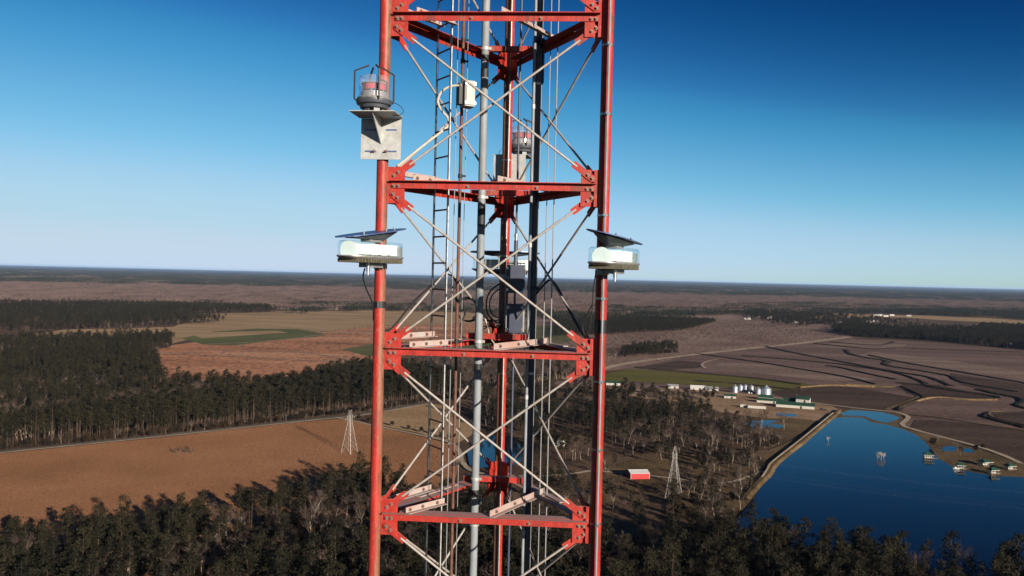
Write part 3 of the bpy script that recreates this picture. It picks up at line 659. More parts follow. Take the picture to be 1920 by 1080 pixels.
# ================================================================== THE MAST
def paint_mat(name, worn_az=None, worn=0.35):
    """aviation red, chalked and dirty; on the legs the paint has weathered to brown on one side"""
    mt, nt, b, out = new_mat(name)
    tc = nd(nt, "ShaderNodeTexCoord"); gp = nd(nt, "ShaderNodeNewGeometry")
    n1 = nd(nt, "ShaderNodeTexNoise"); n1.inputs["Scale"].default_value = 9; n1.inputs["Detail"].default_value = 8; n1.inputs["Roughness"].default_value = 0.7
    n2 = nd(nt, "ShaderNodeTexNoise"); n2.inputs["Scale"].default_value = 55; n2.inputs["Detail"].default_value = 5; n2.inputs["Roughness"].default_value = 0.7
    mp = nd(nt, "ShaderNodeMapping"); mp.inputs["Scale"].default_value = (1, 1, 0.35); nt.links.new(gp.outputs["Position"], mp.inputs[0])
    nt.links.new(mp.outputs[0], n1.inputs["Vector"]); nt.links.new(mp.outputs[0], n2.inputs["Vector"])
    base = ramp(nt, [(0.25, (0.24, 0.013, 0.009)), (0.5, (0.44, 0.023, 0.014)), (0.75, (0.56, 0.050, 0.030))], 0.57)
    nt.links.new(n1.outputs["Fac"], base.inputs[0])
    chalk = ramp(nt, [(0.54, (0, 0, 0)), (0.70, (1, 1, 1))]); nt.links.new(n2.outputs["Fac"], chalk.inputs[0])
    m1 = nd(nt, "ShaderNodeMix", data_type='RGBA'); m1.inputs[7].default_value = (0.34, 0.10, 0.07, 1)
    k1 = nd(nt, "ShaderNodeMath", operation='MULTIPLY'); k1.inputs[1].default_value = 0.55
    nt.links.new(chalk.outputs[0], k1.inputs[0]); nt.links.new(k1.outputs[0], m1.inputs[0]); nt.links.new(base.outputs[0], m1.inputs[6])
    # brown weathering
    n3 = nd(nt, "ShaderNodeTexNoise"); n3.inputs["Scale"].default_value = 2.2; n3.inputs["Detail"].default_value = 7; n3.inputs["Roughness"].default_value = 0.65
    nt.links.new(mp.outputs[0], n3.inputs["Vector"]); src = n3.outputs["Fac"]
    if worn_az is not None:
        vm = nd(nt, "ShaderNodeVectorMath", operation='DOT_PRODUCT'); vm.inputs[1].default_value = (math.cos(worn_az), math.sin(worn_az), 0)
        nt.links.new(gp.outputs["Normal"], vm.inputs[0])
        k2 = nd(nt, "ShaderNodeMath", operation='MULTIPLY_ADD'); k2.inputs[1].default_value = 0.32
        nt.links.new(vm.outputs["Value"], k2.inputs[0]); nt.links.new(src, k2.inputs[2]); src = k2.outputs[0]
    wr = ramp(nt, [(0.62 - worn * 0.2, (0, 0, 0)), (0.74 - worn * 0.2, (1, 1, 1))]); nt.links.new(src, wr.inputs[0])
    k3 = nd(nt, "ShaderNodeMath", operation='MULTIPLY'); k3.inputs[1].default_value = 0.8; nt.links.new(wr.outputs[0], k3.inputs[0])
    brown = ramp(nt, [(0.3, (0.13, 0.075, 0.045)), (0.7, (0.27, 0.155, 0.09))], 0.7); nt.links.new(n2.outputs["Fac"], brown.inputs[0])
    m2 = nd(nt, "ShaderNodeMix", data_type='RGBA'); nt.links.new(k3.outputs[0], m2.inputs[0]); nt.links.new(m1.outputs[2], m2.inputs[6]); nt.links.new(brown.outputs[0], m2.inputs[7])
    mp2 = nd(nt, "ShaderNodeMapping"); mp2.inputs["Scale"].default_value = (1, 1, 0.06); nt.links.new(gp.outputs["Position"], mp2.inputs[0])
    n4 = nd(nt, "ShaderNodeTexNoise"); n4.inputs["Scale"].default_value = 38; n4.inputs["Detail"].default_value = 4; nt.links.new(mp2.outputs[0], n4.inputs["Vector"])
    n5 = nd(nt, "ShaderNodeTexNoise"); n5.inputs["Scale"].default_value = 4.5; n5.inputs["Detail"].default_value = 3; nt.links.new(gp.outputs["Position"], n5.inputs["Vector"])
    k4 = nd(nt, "ShaderNodeMath", operation='MULTIPLY'); nt.links.new(n4.outputs["Fac"], k4.inputs[0]); nt.links.new(n5.outputs["Fac"], k4.inputs[1])
    rr = ramp(nt, [(0.27, (0, 0, 0)), (0.37, (0.75, 0.75, 0.75))]); nt.links.new(k4.outputs[0], rr.inputs[0])
    ms = nd(nt, "ShaderNodeMix", data_type='RGBA'); ms.inputs[7].default_value = (0.085, 0.026, 0.016, 1); nt.links.new(rr.outputs[0], ms.inputs[0]); nt.links.new(m2.outputs[2], ms.inputs[6]); m2 = ms
    sx = nd(nt, "ShaderNodeSeparateXYZ"); nt.links.new(gp.outputs["True Normal"], sx.inputs[0])
    up = nd(nt, "ShaderNodeMapRange"); up.inputs["From Min"].default_value = 0.6; up.inputs["From Max"].default_value = 0.9; up.inputs["To Max"].default_value = 0.75; nt.links.new(sx.outputs["Z"], up.inputs["Value"])
    m3 = nd(nt, "ShaderNodeMix", data_type='RGBA'); m3.inputs[7].default_value = (0.26, 0.20, 0.18, 1); nt.links.new(up.outputs[0], m3.inputs[0]); nt.links.new(m2.outputs[2], m3.inputs[6])
    nt.links.new(m3.outputs[2], b.inputs["Base Color"]); b.inputs["Roughness"].default_value = 0.55; b.inputs["Specular IOR Level"].default_value = 0.35
    bp = nd(nt, "ShaderNodeBump"); bp.inputs["Strength"].default_value = 0.25; bp.inputs["Distance"].default_value = 0.004
    nt.links.new(n2.outputs["Fac"], bp.inputs["Height"]); nt.links.new(bp.outputs[0], b.inputs["Normal"])
    return mt
M['red'] = paint_mat("chalked_red_paint", None, 0.18)
M['red_l'] = paint_mat("red_paint_left_leg", R(20), 0.55)
M['red_r'] = paint_mat("red_paint_right_leg", R(160), 0.1)
M['red_b'] = paint_mat("red_paint_back_leg", R(200), 1.05)
M['redstrip'] = simple("clean_red_paint", (0.60, 0.055, 0.03), rough=0.5, var=0.3, scale=14)
M['galv'] = simple("galvanised_steel", (0.56, 0.55, 0.53), rough=0.5, metal=0.35, var=0.35, scale=22, bump=0.08)
M['rodgrey'] = simple("weathered_rod", (0.43, 0.41, 0.385), rough=0.6, metal=0.15, var=0.3, scale=18, c2=(0.36, 0.29, 0.25))
M['pipegrey'] = simple("grey_pipe", (0.27, 0.295, 0.32), rough=0.65, metal=0.0, var=0.3, scale=14, stretch=(1, 1, 0.3))
M['pipedark'] = simple("dark_grey_pipe", (0.045, 0.052, 0.075), rough=0.5, metal=0.2, var=0.3, scale=14)
M['dirty'] = simple("dirty_white_paint", (0.41, 0.385, 0.36), rough=0.6, var=0.1, scale=7, c2=(0.46, 0.27, 0.23))
M['rust'] = simple("rust_brown_pipe", (0.16, 0.065, 0.045), rough=0.7, var=0.4, scale=16)
M['black'] = simple("black_rubber", (0.015, 0.015, 0.017), rough=0.6, var=0.3, scale=20)
M['steel'] = simple("stainless_strap", (0.62, 0.62, 0.60), rough=0.3, metal=0.9, var=0.2, scale=30)
M['bolt'] = simple("old_bolt", (0.33, 0.20, 0.16), rough=0.55, metal=0.4, var=0.4, scale=60)
M['beige'] = simple("beige_conduit", (0.62, 0.54, 0.44), rough=0.6, var=0.2, scale=20)
M['boxwhite'] = simple("white_enclosure", (0.36, 0.355, 0.34), rough=0.45, var=0.15, scale=10)
M['boxgrey'] = simple("grey_enclosure", (0.06, 0.072, 0.115), rough=0.5, var=0.25, scale=10)
M['wire'] = simple("steel_wire", (0.30, 0.30, 0.31), rough=0.6, metal=0.0, var=0.2, scale=20)

FW_ = 2.35; LEGP = {'L': np.array([-FW_ / 2, 0, 0]), 'R': np.array([FW_ / 2, 0, 0]), 'B': np.array([0, FW_ * 0.866, 0])}
Z0, PAN = 127.707, 1.770
ZL = [Z0 - i * PAN for i in range(-1, 5)]          # panel points, top to bottom
mast = thing("lattice_mast", "red three-legged lattice mast with crossed rod bracing filling the middle", "mast")
for k, mm in (('L', 'red_l'), ('R', 'red_r'), ('B', 'red_b')):
    p = LEGP[k]; mb = MB(); mb.cyl(p + [0, 0, 0], p + [0, 0, 136.0], 0.061, n=28)
    leg = mb.build("leg", M[mm], mast, smooth=True)
bolt_mb = MB(); bolt_mb.cyl((0, 0, 0), (0, 0, 0.003), 0.021, n=12); bolt_mb.cyl((0, 0, 0.003), (0, 0, 0.014), 0.0145, n=6); bolt_mb.cyl((0, 0, 0.014), (0, 0, 0.022), 0.008, n=8)
BOLT = bolt_mb.mesh("bolt", M['bolt'])
def add_bolt(p, n, parent):
    n = unit(n); z = Vector(n); mw = z.to_track_quat('Z', 'Y').to_matrix().to_4x4(); mw.translation = Vector(p)
    child("bolt", BOLT, parent, mw)
FACES = (('L', 'R'), ('R', 'B'), ('B', 'L'))
for (a, c) in FACES:
    A, B = LEGP[a], LEGP[c]; U = unit(B - A); N = np.array([U[1], -U[0], 0.0]); Zv = np.array([0, 0, 1.0])
    for li, z in enumerate(ZL):
        P0 = lambda s, dz, out=0.0: A + U * s + Zv * (z + dz) + N * out
        # gussets at both ends
        for end in (0, 1):
            s0, s1 = (0.055, 0.243) if end == 0 else (FW_ - 0.055, FW_ - 0.243)
            cut = 0.05 if end == 0 else -0.05
            if end == 1 and a == 'L':
                MB().slab([P0(s0, -0.193), P0(s0 - 0.048, -0.193), P0(s0 - 0.048, 0.193), P0(s0, 0.193)], N, 0.016).build("welded_tab", M['red'], mast)
                MB().slab([P0(s0, -0.19, -0.034), P0(s1 + 0.03, -0.19, -0.034), P0(s1 + 0.03, 0.19, -0.034), P0(s0, 0.19, -0.034)], N, 0.008).build("backing_plate", M['red'], mast)
                s0 = FW_ - 0.138
            g = MB().slab([P0(s0, -0.193), P0(s1, -0.193), P0(s1, 0.193), P0(s0, 0.193)], N, 0.012).build("gusset_plate", M['red'], mast)
            sg = 1 if end == 0 else -1; e0 = 0 if end == 0 else FW_
            fr = 0.021
            for (ds, dz) in ((0.128, -0.010), (0.178, -0.010)): add_bolt(P0(e0 + sg * ds, dz, fr + 0.001), N, g)
            # the near brace end is bolted in front of the plate, the other behind it (bolt heads on the plate)
            lo, hi = ((0.026, 0.0065) if end == 0 else (0.0065, 0.026))
            for (ds, dz) in ((0.125, -0.100), (0.172, -0.136)): add_bolt(P0(e0 + sg * ds, dz, lo), N, g)
            for (ds, dz) in ((0.125, 0.100), (0.172, 0.136)): add_bolt(P0(e0 + sg * ds, dz, hi), N, g)
        # girt: two angles back to back
        g = MB()
        g.box(P0(FW_ / 2, 0.003, 0.014), FW_ / 2 - 0.10, 0.004, 0.037, U, N, Zv)
        g.box(P0(FW_ / 2, 0.043, 0.045), FW_ / 2 - 0.085, 0.034, 0.004, U, N, Zv)
        g.box(P0(FW_ / 2, 0.043, -0.062), FW_ / 2 - 0.255, 0.058, 0.004, U, N, Zv)
        gi_ = g.build("girt", M['red'], mast)
        for s in (0.39, 0.70): add_bolt(P0(FW_ * s, -0.006, 0.0185), N, gi_)
    # crossed rods in each panel
    for li in range(len(ZL) - 1):
        zt, zb = ZL[li], ZL[li + 1]
        for (p, q, off) in ((A + U * 0.125 + Zv * (zt - 0.100), B - U * 0.125 + Zv * (zb + 0.100), 0.016), (A + U * 0.125 + Zv * (zb + 0.100), B - U * 0.125 + Zv * (zt - 0.100), -0.016)):
            p, q = p + N * off, q + N * off; d = unit(q - p); w = np.cross(N, d)
            rod = MB().cyl(p + d * 0.20, q - d * 0.20, 0.0128, n=10).build("diagonal_rod", M['rodgrey'], mast, smooth=True)
            for (e, s) in ((p, 1), (q, -1)):
                arc = [e + s * d * (-0.035 * math.cos(t) - 0.0) + w * 0.036 * math.sin(t) for t in np.linspace(-1.57, 1.57, 7)]
                poly = arc + [e + s * d * 0.255 + w * 0.036, e + s * d * 0.255 + w * 0.012, e + s * d * 0.215 + w * 0.012, e + s * d * 0.215 - w * 0.012, e + s * d * 0.255 - w * 0.012, e + s * d * 0.255 - w * 0.036]
                MB().slab(poly, N, 0.010).build("brace_plate", M['red'], rod)
# support angles and bars lying on the girts at each panel point
def angle(mb, p, q, h, wd, t=0.006, side=1):
    p, q = np.asarray(p, float), np.asarray(q, float); d = unit(q - p); s = np.cross(d, (0, 0, 1)) * side
    mb.box((p + q) / 2 + np.array([0, 0, h / 2]), np.linalg.norm(q - p) / 2, t / 2, h / 2, d, s, (0, 0, 1))
    mb.box((p + q) / 2 + s * (wd / 2 + t / 2) + np.array([0, 0, t / 2]), np.linalg.norm(q - p) / 2, wd / 2, t / 2, d, s, (0, 0, 1))
for z in ZL:
    zz = z + 0.048
    for (p, q, mt_, h, sd) in (((0.06, -0.03, zz), (0.61, 1.02, zz), 'dirty', 0.068, 1), ((-0.84, -0.02, zz), (-0.49, 0.42, zz), 'dirty', 0.062, 1), ((-1.06, 0.14, zz + 0.07), (-0.69, 0.72, zz + 0.07), 'dirty', 0.06, 1)):
        mb = MB(); angle(mb, p, q, h, 0.05, side=sd); br = mb.build("support_angle", M[mt_], mast)
        d = unit(np.array(q) - np.array(p)); n = np.array([d[1], -d[0], 0]) * sd
        for t in (0.10, 0.42, 0.80): add_bolt(np.array(p) + (np.array(q) - np.array(p)) * t + np.array([0, 0, h * 0.5]) + n * 0.004, n, br)
    mb = MB(); mb.box((0, 1.44, zz + 0.031), 0.40, 0.004, 0.030); mb.box((0, 1.475, zz + 0.004), 0.40, 0.031, 0.003); mb.box((0, 1.475, zz + 0.064), 0.40, 0.031, 0.003)
    mb.build("support_bar", M['red'], mast)
        # stiffener straps riveted to the side girts
    for (x0, y0, x1, y1) in ((-0.80, 0.62, -0.45, 1.24), (0.80, 0.62, 0.45, 1.24)):
        d = unit((x1 - x0, y1 - y0, 0)); s = np.array([-d[1], d[0], 0]) * (1 if x0 > 0 else -1)
        MB().box(np.array([(x0 + x1) / 2, (y0 + y1) / 2, z + 0.055]) + s * -0.02, 0.36, 0.03, 0.005, d, s, (0, 0, 1)).build("splice_plate", M['dirty'], mast)

def vat(u, v, y):
    p = AY(u, v, y); return p[0], y
def ring(mb, x, y, z, r, h, n=20): mb.cyl((x, y, z - h / 2), (x, y, z + h / 2), r, n=n)
ZT, ZB = 133.0, 117.5
def vertical(name, label, cat, x, y, r, mat, n=16, group=None, z0=ZB, z1=ZT):
    t = thing(name, label, cat, (x, y, z0), 0, group)
    part = MB().cyl((0, 0, 0), (0, 0, z1 - z0), r, n=n).build({"feed_pipe": "pipe", "climbing_rail": "rail"}.get(name, "strand"), M[mat], t, smooth=True)
    return t
zpx = lambda u, v, y: AY(u, v, y)[2]
# big pale feed pipe left of the middle
x1, y1 = vat(910, 80, 1.33)
pipe = vertical("feed_pipe", "thick pale grey feed pipe rising inside the mast left of its back leg", "pipe", x1, y1, 0.047, 'pipegrey', 24)
for v in (92, 370, 640, 897):
    z = zpx(900, v, y1) - ZB; mb = MB(); ring(mb, 0, 0, z, 0.055, 0.035); mb.box((0.045, -0.02, z), 0.035, 0.014, 0.016); mb.box((0, 0.06, z), 0.012, 0.05, 0.012); mb.build("clamp", M['galv'], pipe)
z = zpx(890, 978, y1) - ZB; mb = MB(); ring(mb, 0, 0, z, 0.068, 0.018); ring(mb, 0, 0, z - 0.03, 0.062, 0.03); mb.build("flange", M['galv'], pipe)
for v, h in ((110, 0.085), (138, 0.10), (403, 0.27), (688, 0.08), (925, 0.09)):  # girt shadows painted on as black bands, with some tape
    z = zpx(900, v, y1) - ZB; mb = MB(); ring(mb, 0, 0, z, 0.0485, h); mb.build("tape_shade_band", M['black'], pipe, smooth=True)
# dark feed pipe in the shade of the right leg, slim pipe strapped beside it
x2, y2 = vat(1008, 80, 0.98)
pipe2 = vertical("feed_pipe", "thick dark feed pipe rising inside the mast right of its back leg", "pipe", x2, y2, 0.050, 'pipedark', 24)
for v in (82, 350, 540, 660, 935):
    z = zpx(1000, v, y2) - ZB; mb = MB(); ring(mb, 0, 0, z, 0.058, 0.045); mb.box((0.05, -0.03, z), 0.035, 0.02, 0.02); mb.build("clamp", M['black'], pipe2)
for v in (158, 700): z = zpx(1000, v, y2) - ZB; mb = MB(); ring(mb, 0, 0, z, 0.057, 0.03); mb.build("coupling", M['galv'], pipe2)
x, y = vat(1003, 80, 0.90)
sp = thing("slim_pipe", "slim grey pipe strapped along the dark feed pipe", "pipe", (x, y, ZB)); MB().cyl((0, 0, 0), (0, 0, ZT - ZB), 0.017, n=12).build("pipe", M['pipegrey'], sp, smooth=True)
for v in (200, 460, 745, 1000): z = zpx(1000, v, y) - ZB; mb = MB(); ring(mb, 0, 0, z, 0.022, 0.05); mb.build("clamp", M['galv'], sp)
x, y = vat(1019, 80, 1.0); mb = MB(); ztop = zpx(1019, 72, y); zlow = zpx(1019, 160, y)
bp_ = thing("bent_pipe", "short dark bent pipe on the upper end of the dark feed pipe", "pipe", (x, y, zlow))
MB().tube(smooth_path([(0, 0, ztop - zlow), (0, 0, 0.1), (-0.005, 0, 0.03), (-0.05, 0, 0.0)], 4), 0.017, n=10).build("pipe", M['pipedark'], bp_, smooth=True)
x, y = vat(977, 60, 1.75)
vt = vertical("blue_grey_conduit", "thin blue grey conduit running down to the upper grey equipment box", "conduit", x, y, 0.014, 'boxgrey', 10)
z = zpx(972, 442, y) - ZB; mb = MB(); ring(mb, 0, 0, z, 0.024, 0.05); ring(mb, 0, 0, z - 0.04, 0.019, 0.04); mb.build("connector", M['steel'], vt)
mb = MB(); mb.cyl((0, 0, z - 0.06), (0, 0, z - 0.40), 0.025, n=12); mb.build("sleeve", M['boxgrey'], vt, smooth=True)
# rusty climbing rail and thin cables
x, y = vat(869, 60, 0.78)
rail = vertical("climbing_rail", "rust brown climbing rail standing just right of the ladder", "rail", x, y, 0.0185, 'rust', 10)
for v in (75, 115, 330, 560, 640, 870): z = zpx(862, v, y) - ZB; mb = MB(); ring(mb, 0, 0, z, 0.026, 0.05); mb.box((0.03, 0, z), 0.035, 0.008, 0.01); mb.build("clamp", M['black'], rail)
CABLES = ((859, 60, 0.70, 0.005, "steel_cable", "thin steel cable hanging between ladder and rust brown rail"), (878, 60, 0.86, 0.004, "steel_cable", "thin steel cable hanging just right of the rust brown rail"),
          (1017.5, 60, 1.25, 0.006, "steel_cable", "thin steel cable hanging close beside the dark feed pipe"), (1033, 60, 1.10, 0.006, "steel_cable", "thin steel cable hanging second right of the dark feed pipe"), (1046.5, 60, 0.95, 0.007, "steel_cable", "thin steel cable hanging nearest the right leg"))
for (u, v, y, r, nm, lb) in CABLES:
    x, y = vat(u, v, y); vertical(nm, lb, "cable", x, y, r, 'wire', 8)
# ladder
LA, LB = np.array([-0.724, 0.70]), np.array([-0.530, 0.445])
lad = thing("ladder", "narrow steel rung ladder standing inside the left half of the mast", "ladder", (LA[0], LA[1], ZB))
dv = np.append(LB - LA, 0)
for o in (np.zeros(3), dv): MB().box(o + [0, 0, (ZT - ZB) / 2], 0.015, 0.006, (ZT - ZB) / 2, unit(dv), np.cross((0, 0, 1), unit(dv))).build("rail", M['galv'], lad)
rg = MB().cyl((0, 0, 0), dv, 0.010, n=8).mesh("rung", M['rust'])
z = 0.165
while z < ZT - ZB:
    child("rung", rg, lad, Matrix.Translation((0, 0, z + 0.0))); z += 0.2985
# ================================================================== LAMPS, BOXES AND CABLES ON THE MAST
def glass_mat(name, tint, rough=0.03, ior=1.45, base=0.0):
    mt = bpy.data.materials.new(name); mt.use_nodes = True; nt = mt.node_tree; nt.nodes.clear()
    out = nd(nt, "ShaderNodeOutputMaterial"); tr = nd(nt, "ShaderNodeBsdfTransparent"); tr.inputs[0].default_value = tint + (1,)
    gl = nd(nt, "ShaderNodeBsdfGlossy"); gl.inputs["Roughness"].default_value = rough
    df = nd(nt, "ShaderNodeBsdfDiffuse"); df.inputs[0].default_value = (0.75, 0.76, 0.78, 1)
    fr = nd(nt, "ShaderNodeFresnel"); fr.inputs[0].default_value = ior
    m1 = nd(nt, "ShaderNodeMixShader"); m2 = nd(nt, "ShaderNodeMixShader"); m1.inputs[0].default_value = base
    nt.links.new(tr.outputs[0], m1.inputs[1]); nt.links.new(df.outputs[0], m1.inputs[2])
    gp = nd(nt, "ShaderNodeNewGeometry"); fc = nd(nt, "ShaderNodeMath", operation='SUBTRACT', use_clamp=True)
    nt.links.new(fr.outputs[0], fc.inputs[0]); nt.links.new(gp.outputs["Backfacing"], fc.inputs[1]); nt.links.new(fc.outputs[0], m2.inputs[0]); nt.links.new(m1.outputs[0], m2.inputs[1]); nt.links.new(gl.outputs[0], m2.inputs[2]); nt.links.new(m2.outputs[0], out.inputs[0])
    return mt
M['lens'] = glass_mat("clear_lens", (0.86, 0.95, 0.96), base=0.03)
M['lens_cloudy'] = glass_mat("cloudy_lens", (0.90, 0.89, 0.92), 0.10, base=0.10)
M['reflector'] = simple("white_reflector", (1.35, 1.37, 1.30), rough=0.3, var=0.12, scale=8, spec=0.6)
M['fin'] = simple("cast_heat_sink", (0.19, 0.175, 0.12), rough=0.6, metal=0.2, var=0.4, scale=20)
M['shield'] = simple("blue_grey_shield", (0.11, 0.17, 0.36), rough=0.35, metal=0.3, var=0.25, scale=5)
M['shield_dark'] = simple("dark_grey_shield", (0.10, 0.11, 0.13), rough=0.45, metal=0.2, var=0.3, scale=5)
M['redglass'] = simple("red_filter_glass", (0.62, 0.05, 0.08), rough=0.15, var=0.3, scale=12, spec=0.7)
M['cage'] = simple("brown_cage_bar", (0.045, 0.028, 0.025), rough=0.6, var=0.3, scale=20)
M['zinc'] = simple("mottled_zinc_plate", (0.58, 0.585, 0.57), rough=0.5, metal=0.25, var=0.25, scale=14)
M['castalu'] = simple("cast_aluminium", (0.45, 0.45, 0.44), rough=0.45, metal=0.5, var=0.3, scale=24)

def red_beacon(label, loc, yaw, shift=0.0):
    """local +Y points away from the leg; origin on the leg axis at shelf height"""
    t = thing("red_beacon_lamp", label, "beacon lamp", loc, yaw)
    pl = MB(); pl.box((0, 0.083, -0.215), 0.215, 0.005, 0.215); o = pl.build("mounting_plate", M['zinc'], t)
    sl_ = MB()
    for (x, z) in ((-0.11, -0.12), (0.11, -0.12), (-0.11, -0.345), (0.11, -0.345)):
        sl_ = MB(); sl_.box((x, 0.0895, z), 0.06, 0.0015, 0.008); sl_.build("slot", M['shield'], o)  # sky seen through the slots, painted as blue bars
    for (x, z) in ((0.05, -0.12), (-0.06, -0.345), (0.07, -0.345)):
        mb = MB(); mb.cyl((x, 0.08, z), (x, 0.135, z), 0.008, n=8); mb.cyl((x, 0.091, z), (x, 0.105, z), 0.016, n=6); mb.build("u_bolt", M['bolt'], t)
    mb = MB(); mb.slab([(-0.235, 0.088, 0.005), (0.235, 0.088, 0.005), (0.235, 0.47, 0.005), (-0.235, 0.47, 0.005)], (0, 0, 1), 0.008); mb.build("shelf", M['zinc'], t)
    mb = MB(); mb.slab([(0, 0.089, 0.0), (0, 0.45, 0.0), (0, 0.089, -0.27)], (1, 0, 0), 0.008); mb.build("web_plate", M['zinc'], t)
    c = (shift, 0.28, 0)
    mb = MB(); mb.lathe([(0.06, 0.01), (0.06, 0.05), (0.14, 0.06), (0.15, 0.09), (0.175, 0.10), (0.185, 0.125), (0.185, 0.145), (0.165, 0.15)], c, 24)
    for k in range(6): a = k * 1.05; mb.box((c[0] + 0.10 * math.cos(a), c[1] + 0.10 * math.sin(a), 0.045), 0.012, 0.03, 0.035, (math.cos(a), math.sin(a), 0), (-math.sin(a), math.cos(a), 0))
    mb.build("lamp_base", M['shield_dark'], t, smooth=True)
    mb = MB(); mb.lathe([(0.172, 0.148), (0.176, 0.158), (0.170, 0.168)], c, 28); mb.build("base_ring", M['castalu'], t, smooth=True)
    mb = MB(); mb.lathe([(0.158, 0.165), (0.158, 0.36), (0.148, 0.383), (0.11, 0.392), (0.0, 0.396)], c, 36); mb.build("lens_dome", M['lens_cloudy'], t, smooth=True)
    mb = MB(); mb.lathe([(0.135, 0.17), (0.135, 0.225), (0.09, 0.23)], c, 24); mb.build("lamp_core", M['castalu'], t, smooth=True)
    for k in range(6):
        a0 = k * 1.047; mb = MB(); pts = [(c[0] + 0.125 * math.cos(a0 + s), c[1] + 0.125 * math.sin(a0 + s)) for s in np.linspace(0.05, 0.95, 5)]
        vs = [(x, y, 0.245) for x, y in pts] + [(x, y, 0.300) for x, y in pts]; mb.add(vs, [(i, i + 1, 6 + i, 5 + i) for i in range(4)]); mb.build("red_filter", M['redglass'], t)
    mb = MB(); mb.lathe([(0.13, 0.303), (0.135, 0.309), (0.13, 0.315)], c, 24); mb.build("filter_ring", M['castalu'], t)
    for k in range(4):
        a = 0.5 + k * 1.5708; d = np.array([math.cos(a), math.sin(a), 0]); cc = np.array(c)
        MB().tube([cc + d * 0.19 + [0, 0, 0.13], cc + d * 0.205 + [0, 0, 0.15], cc + d * 0.205 + [0, 0, 0.43], cc + d * 0.06 + [0, 0, 0.50]], 0.010, n=6).build("cage_bar", M['cage'], t)
    MB().tube(smooth_path([(c[0] - 0.17, c[1], 0.13), (c[0] - 0.25, c[1] - 0.03, 0.11), (c[0] - 0.30, c[1] - 0.05, 0.05), (c[0] - 0.26, c[1] - 0.02, 0.0), (c[0] - 0.2, c[1], -0.005)], 5), 0.0035, n=5).build("ground_wire", M['black'], t)
    return t
p = AY(704, 216, -0.10)
red_beacon("red beacon lamp in a cloudy dome and wire cage on the left leg", (LEGP['L'][0] + 0.0, 0.0, AY(712, 222, -0.09)[2]), R(178), 0.03)
red_beacon("red beacon lamp half hidden behind the back leg", (LEGP['B'][0] + 0.02, LEGP['B'][1] + 0.0, AY(950, 291, 2.15)[2]), R(-8), 0.12)

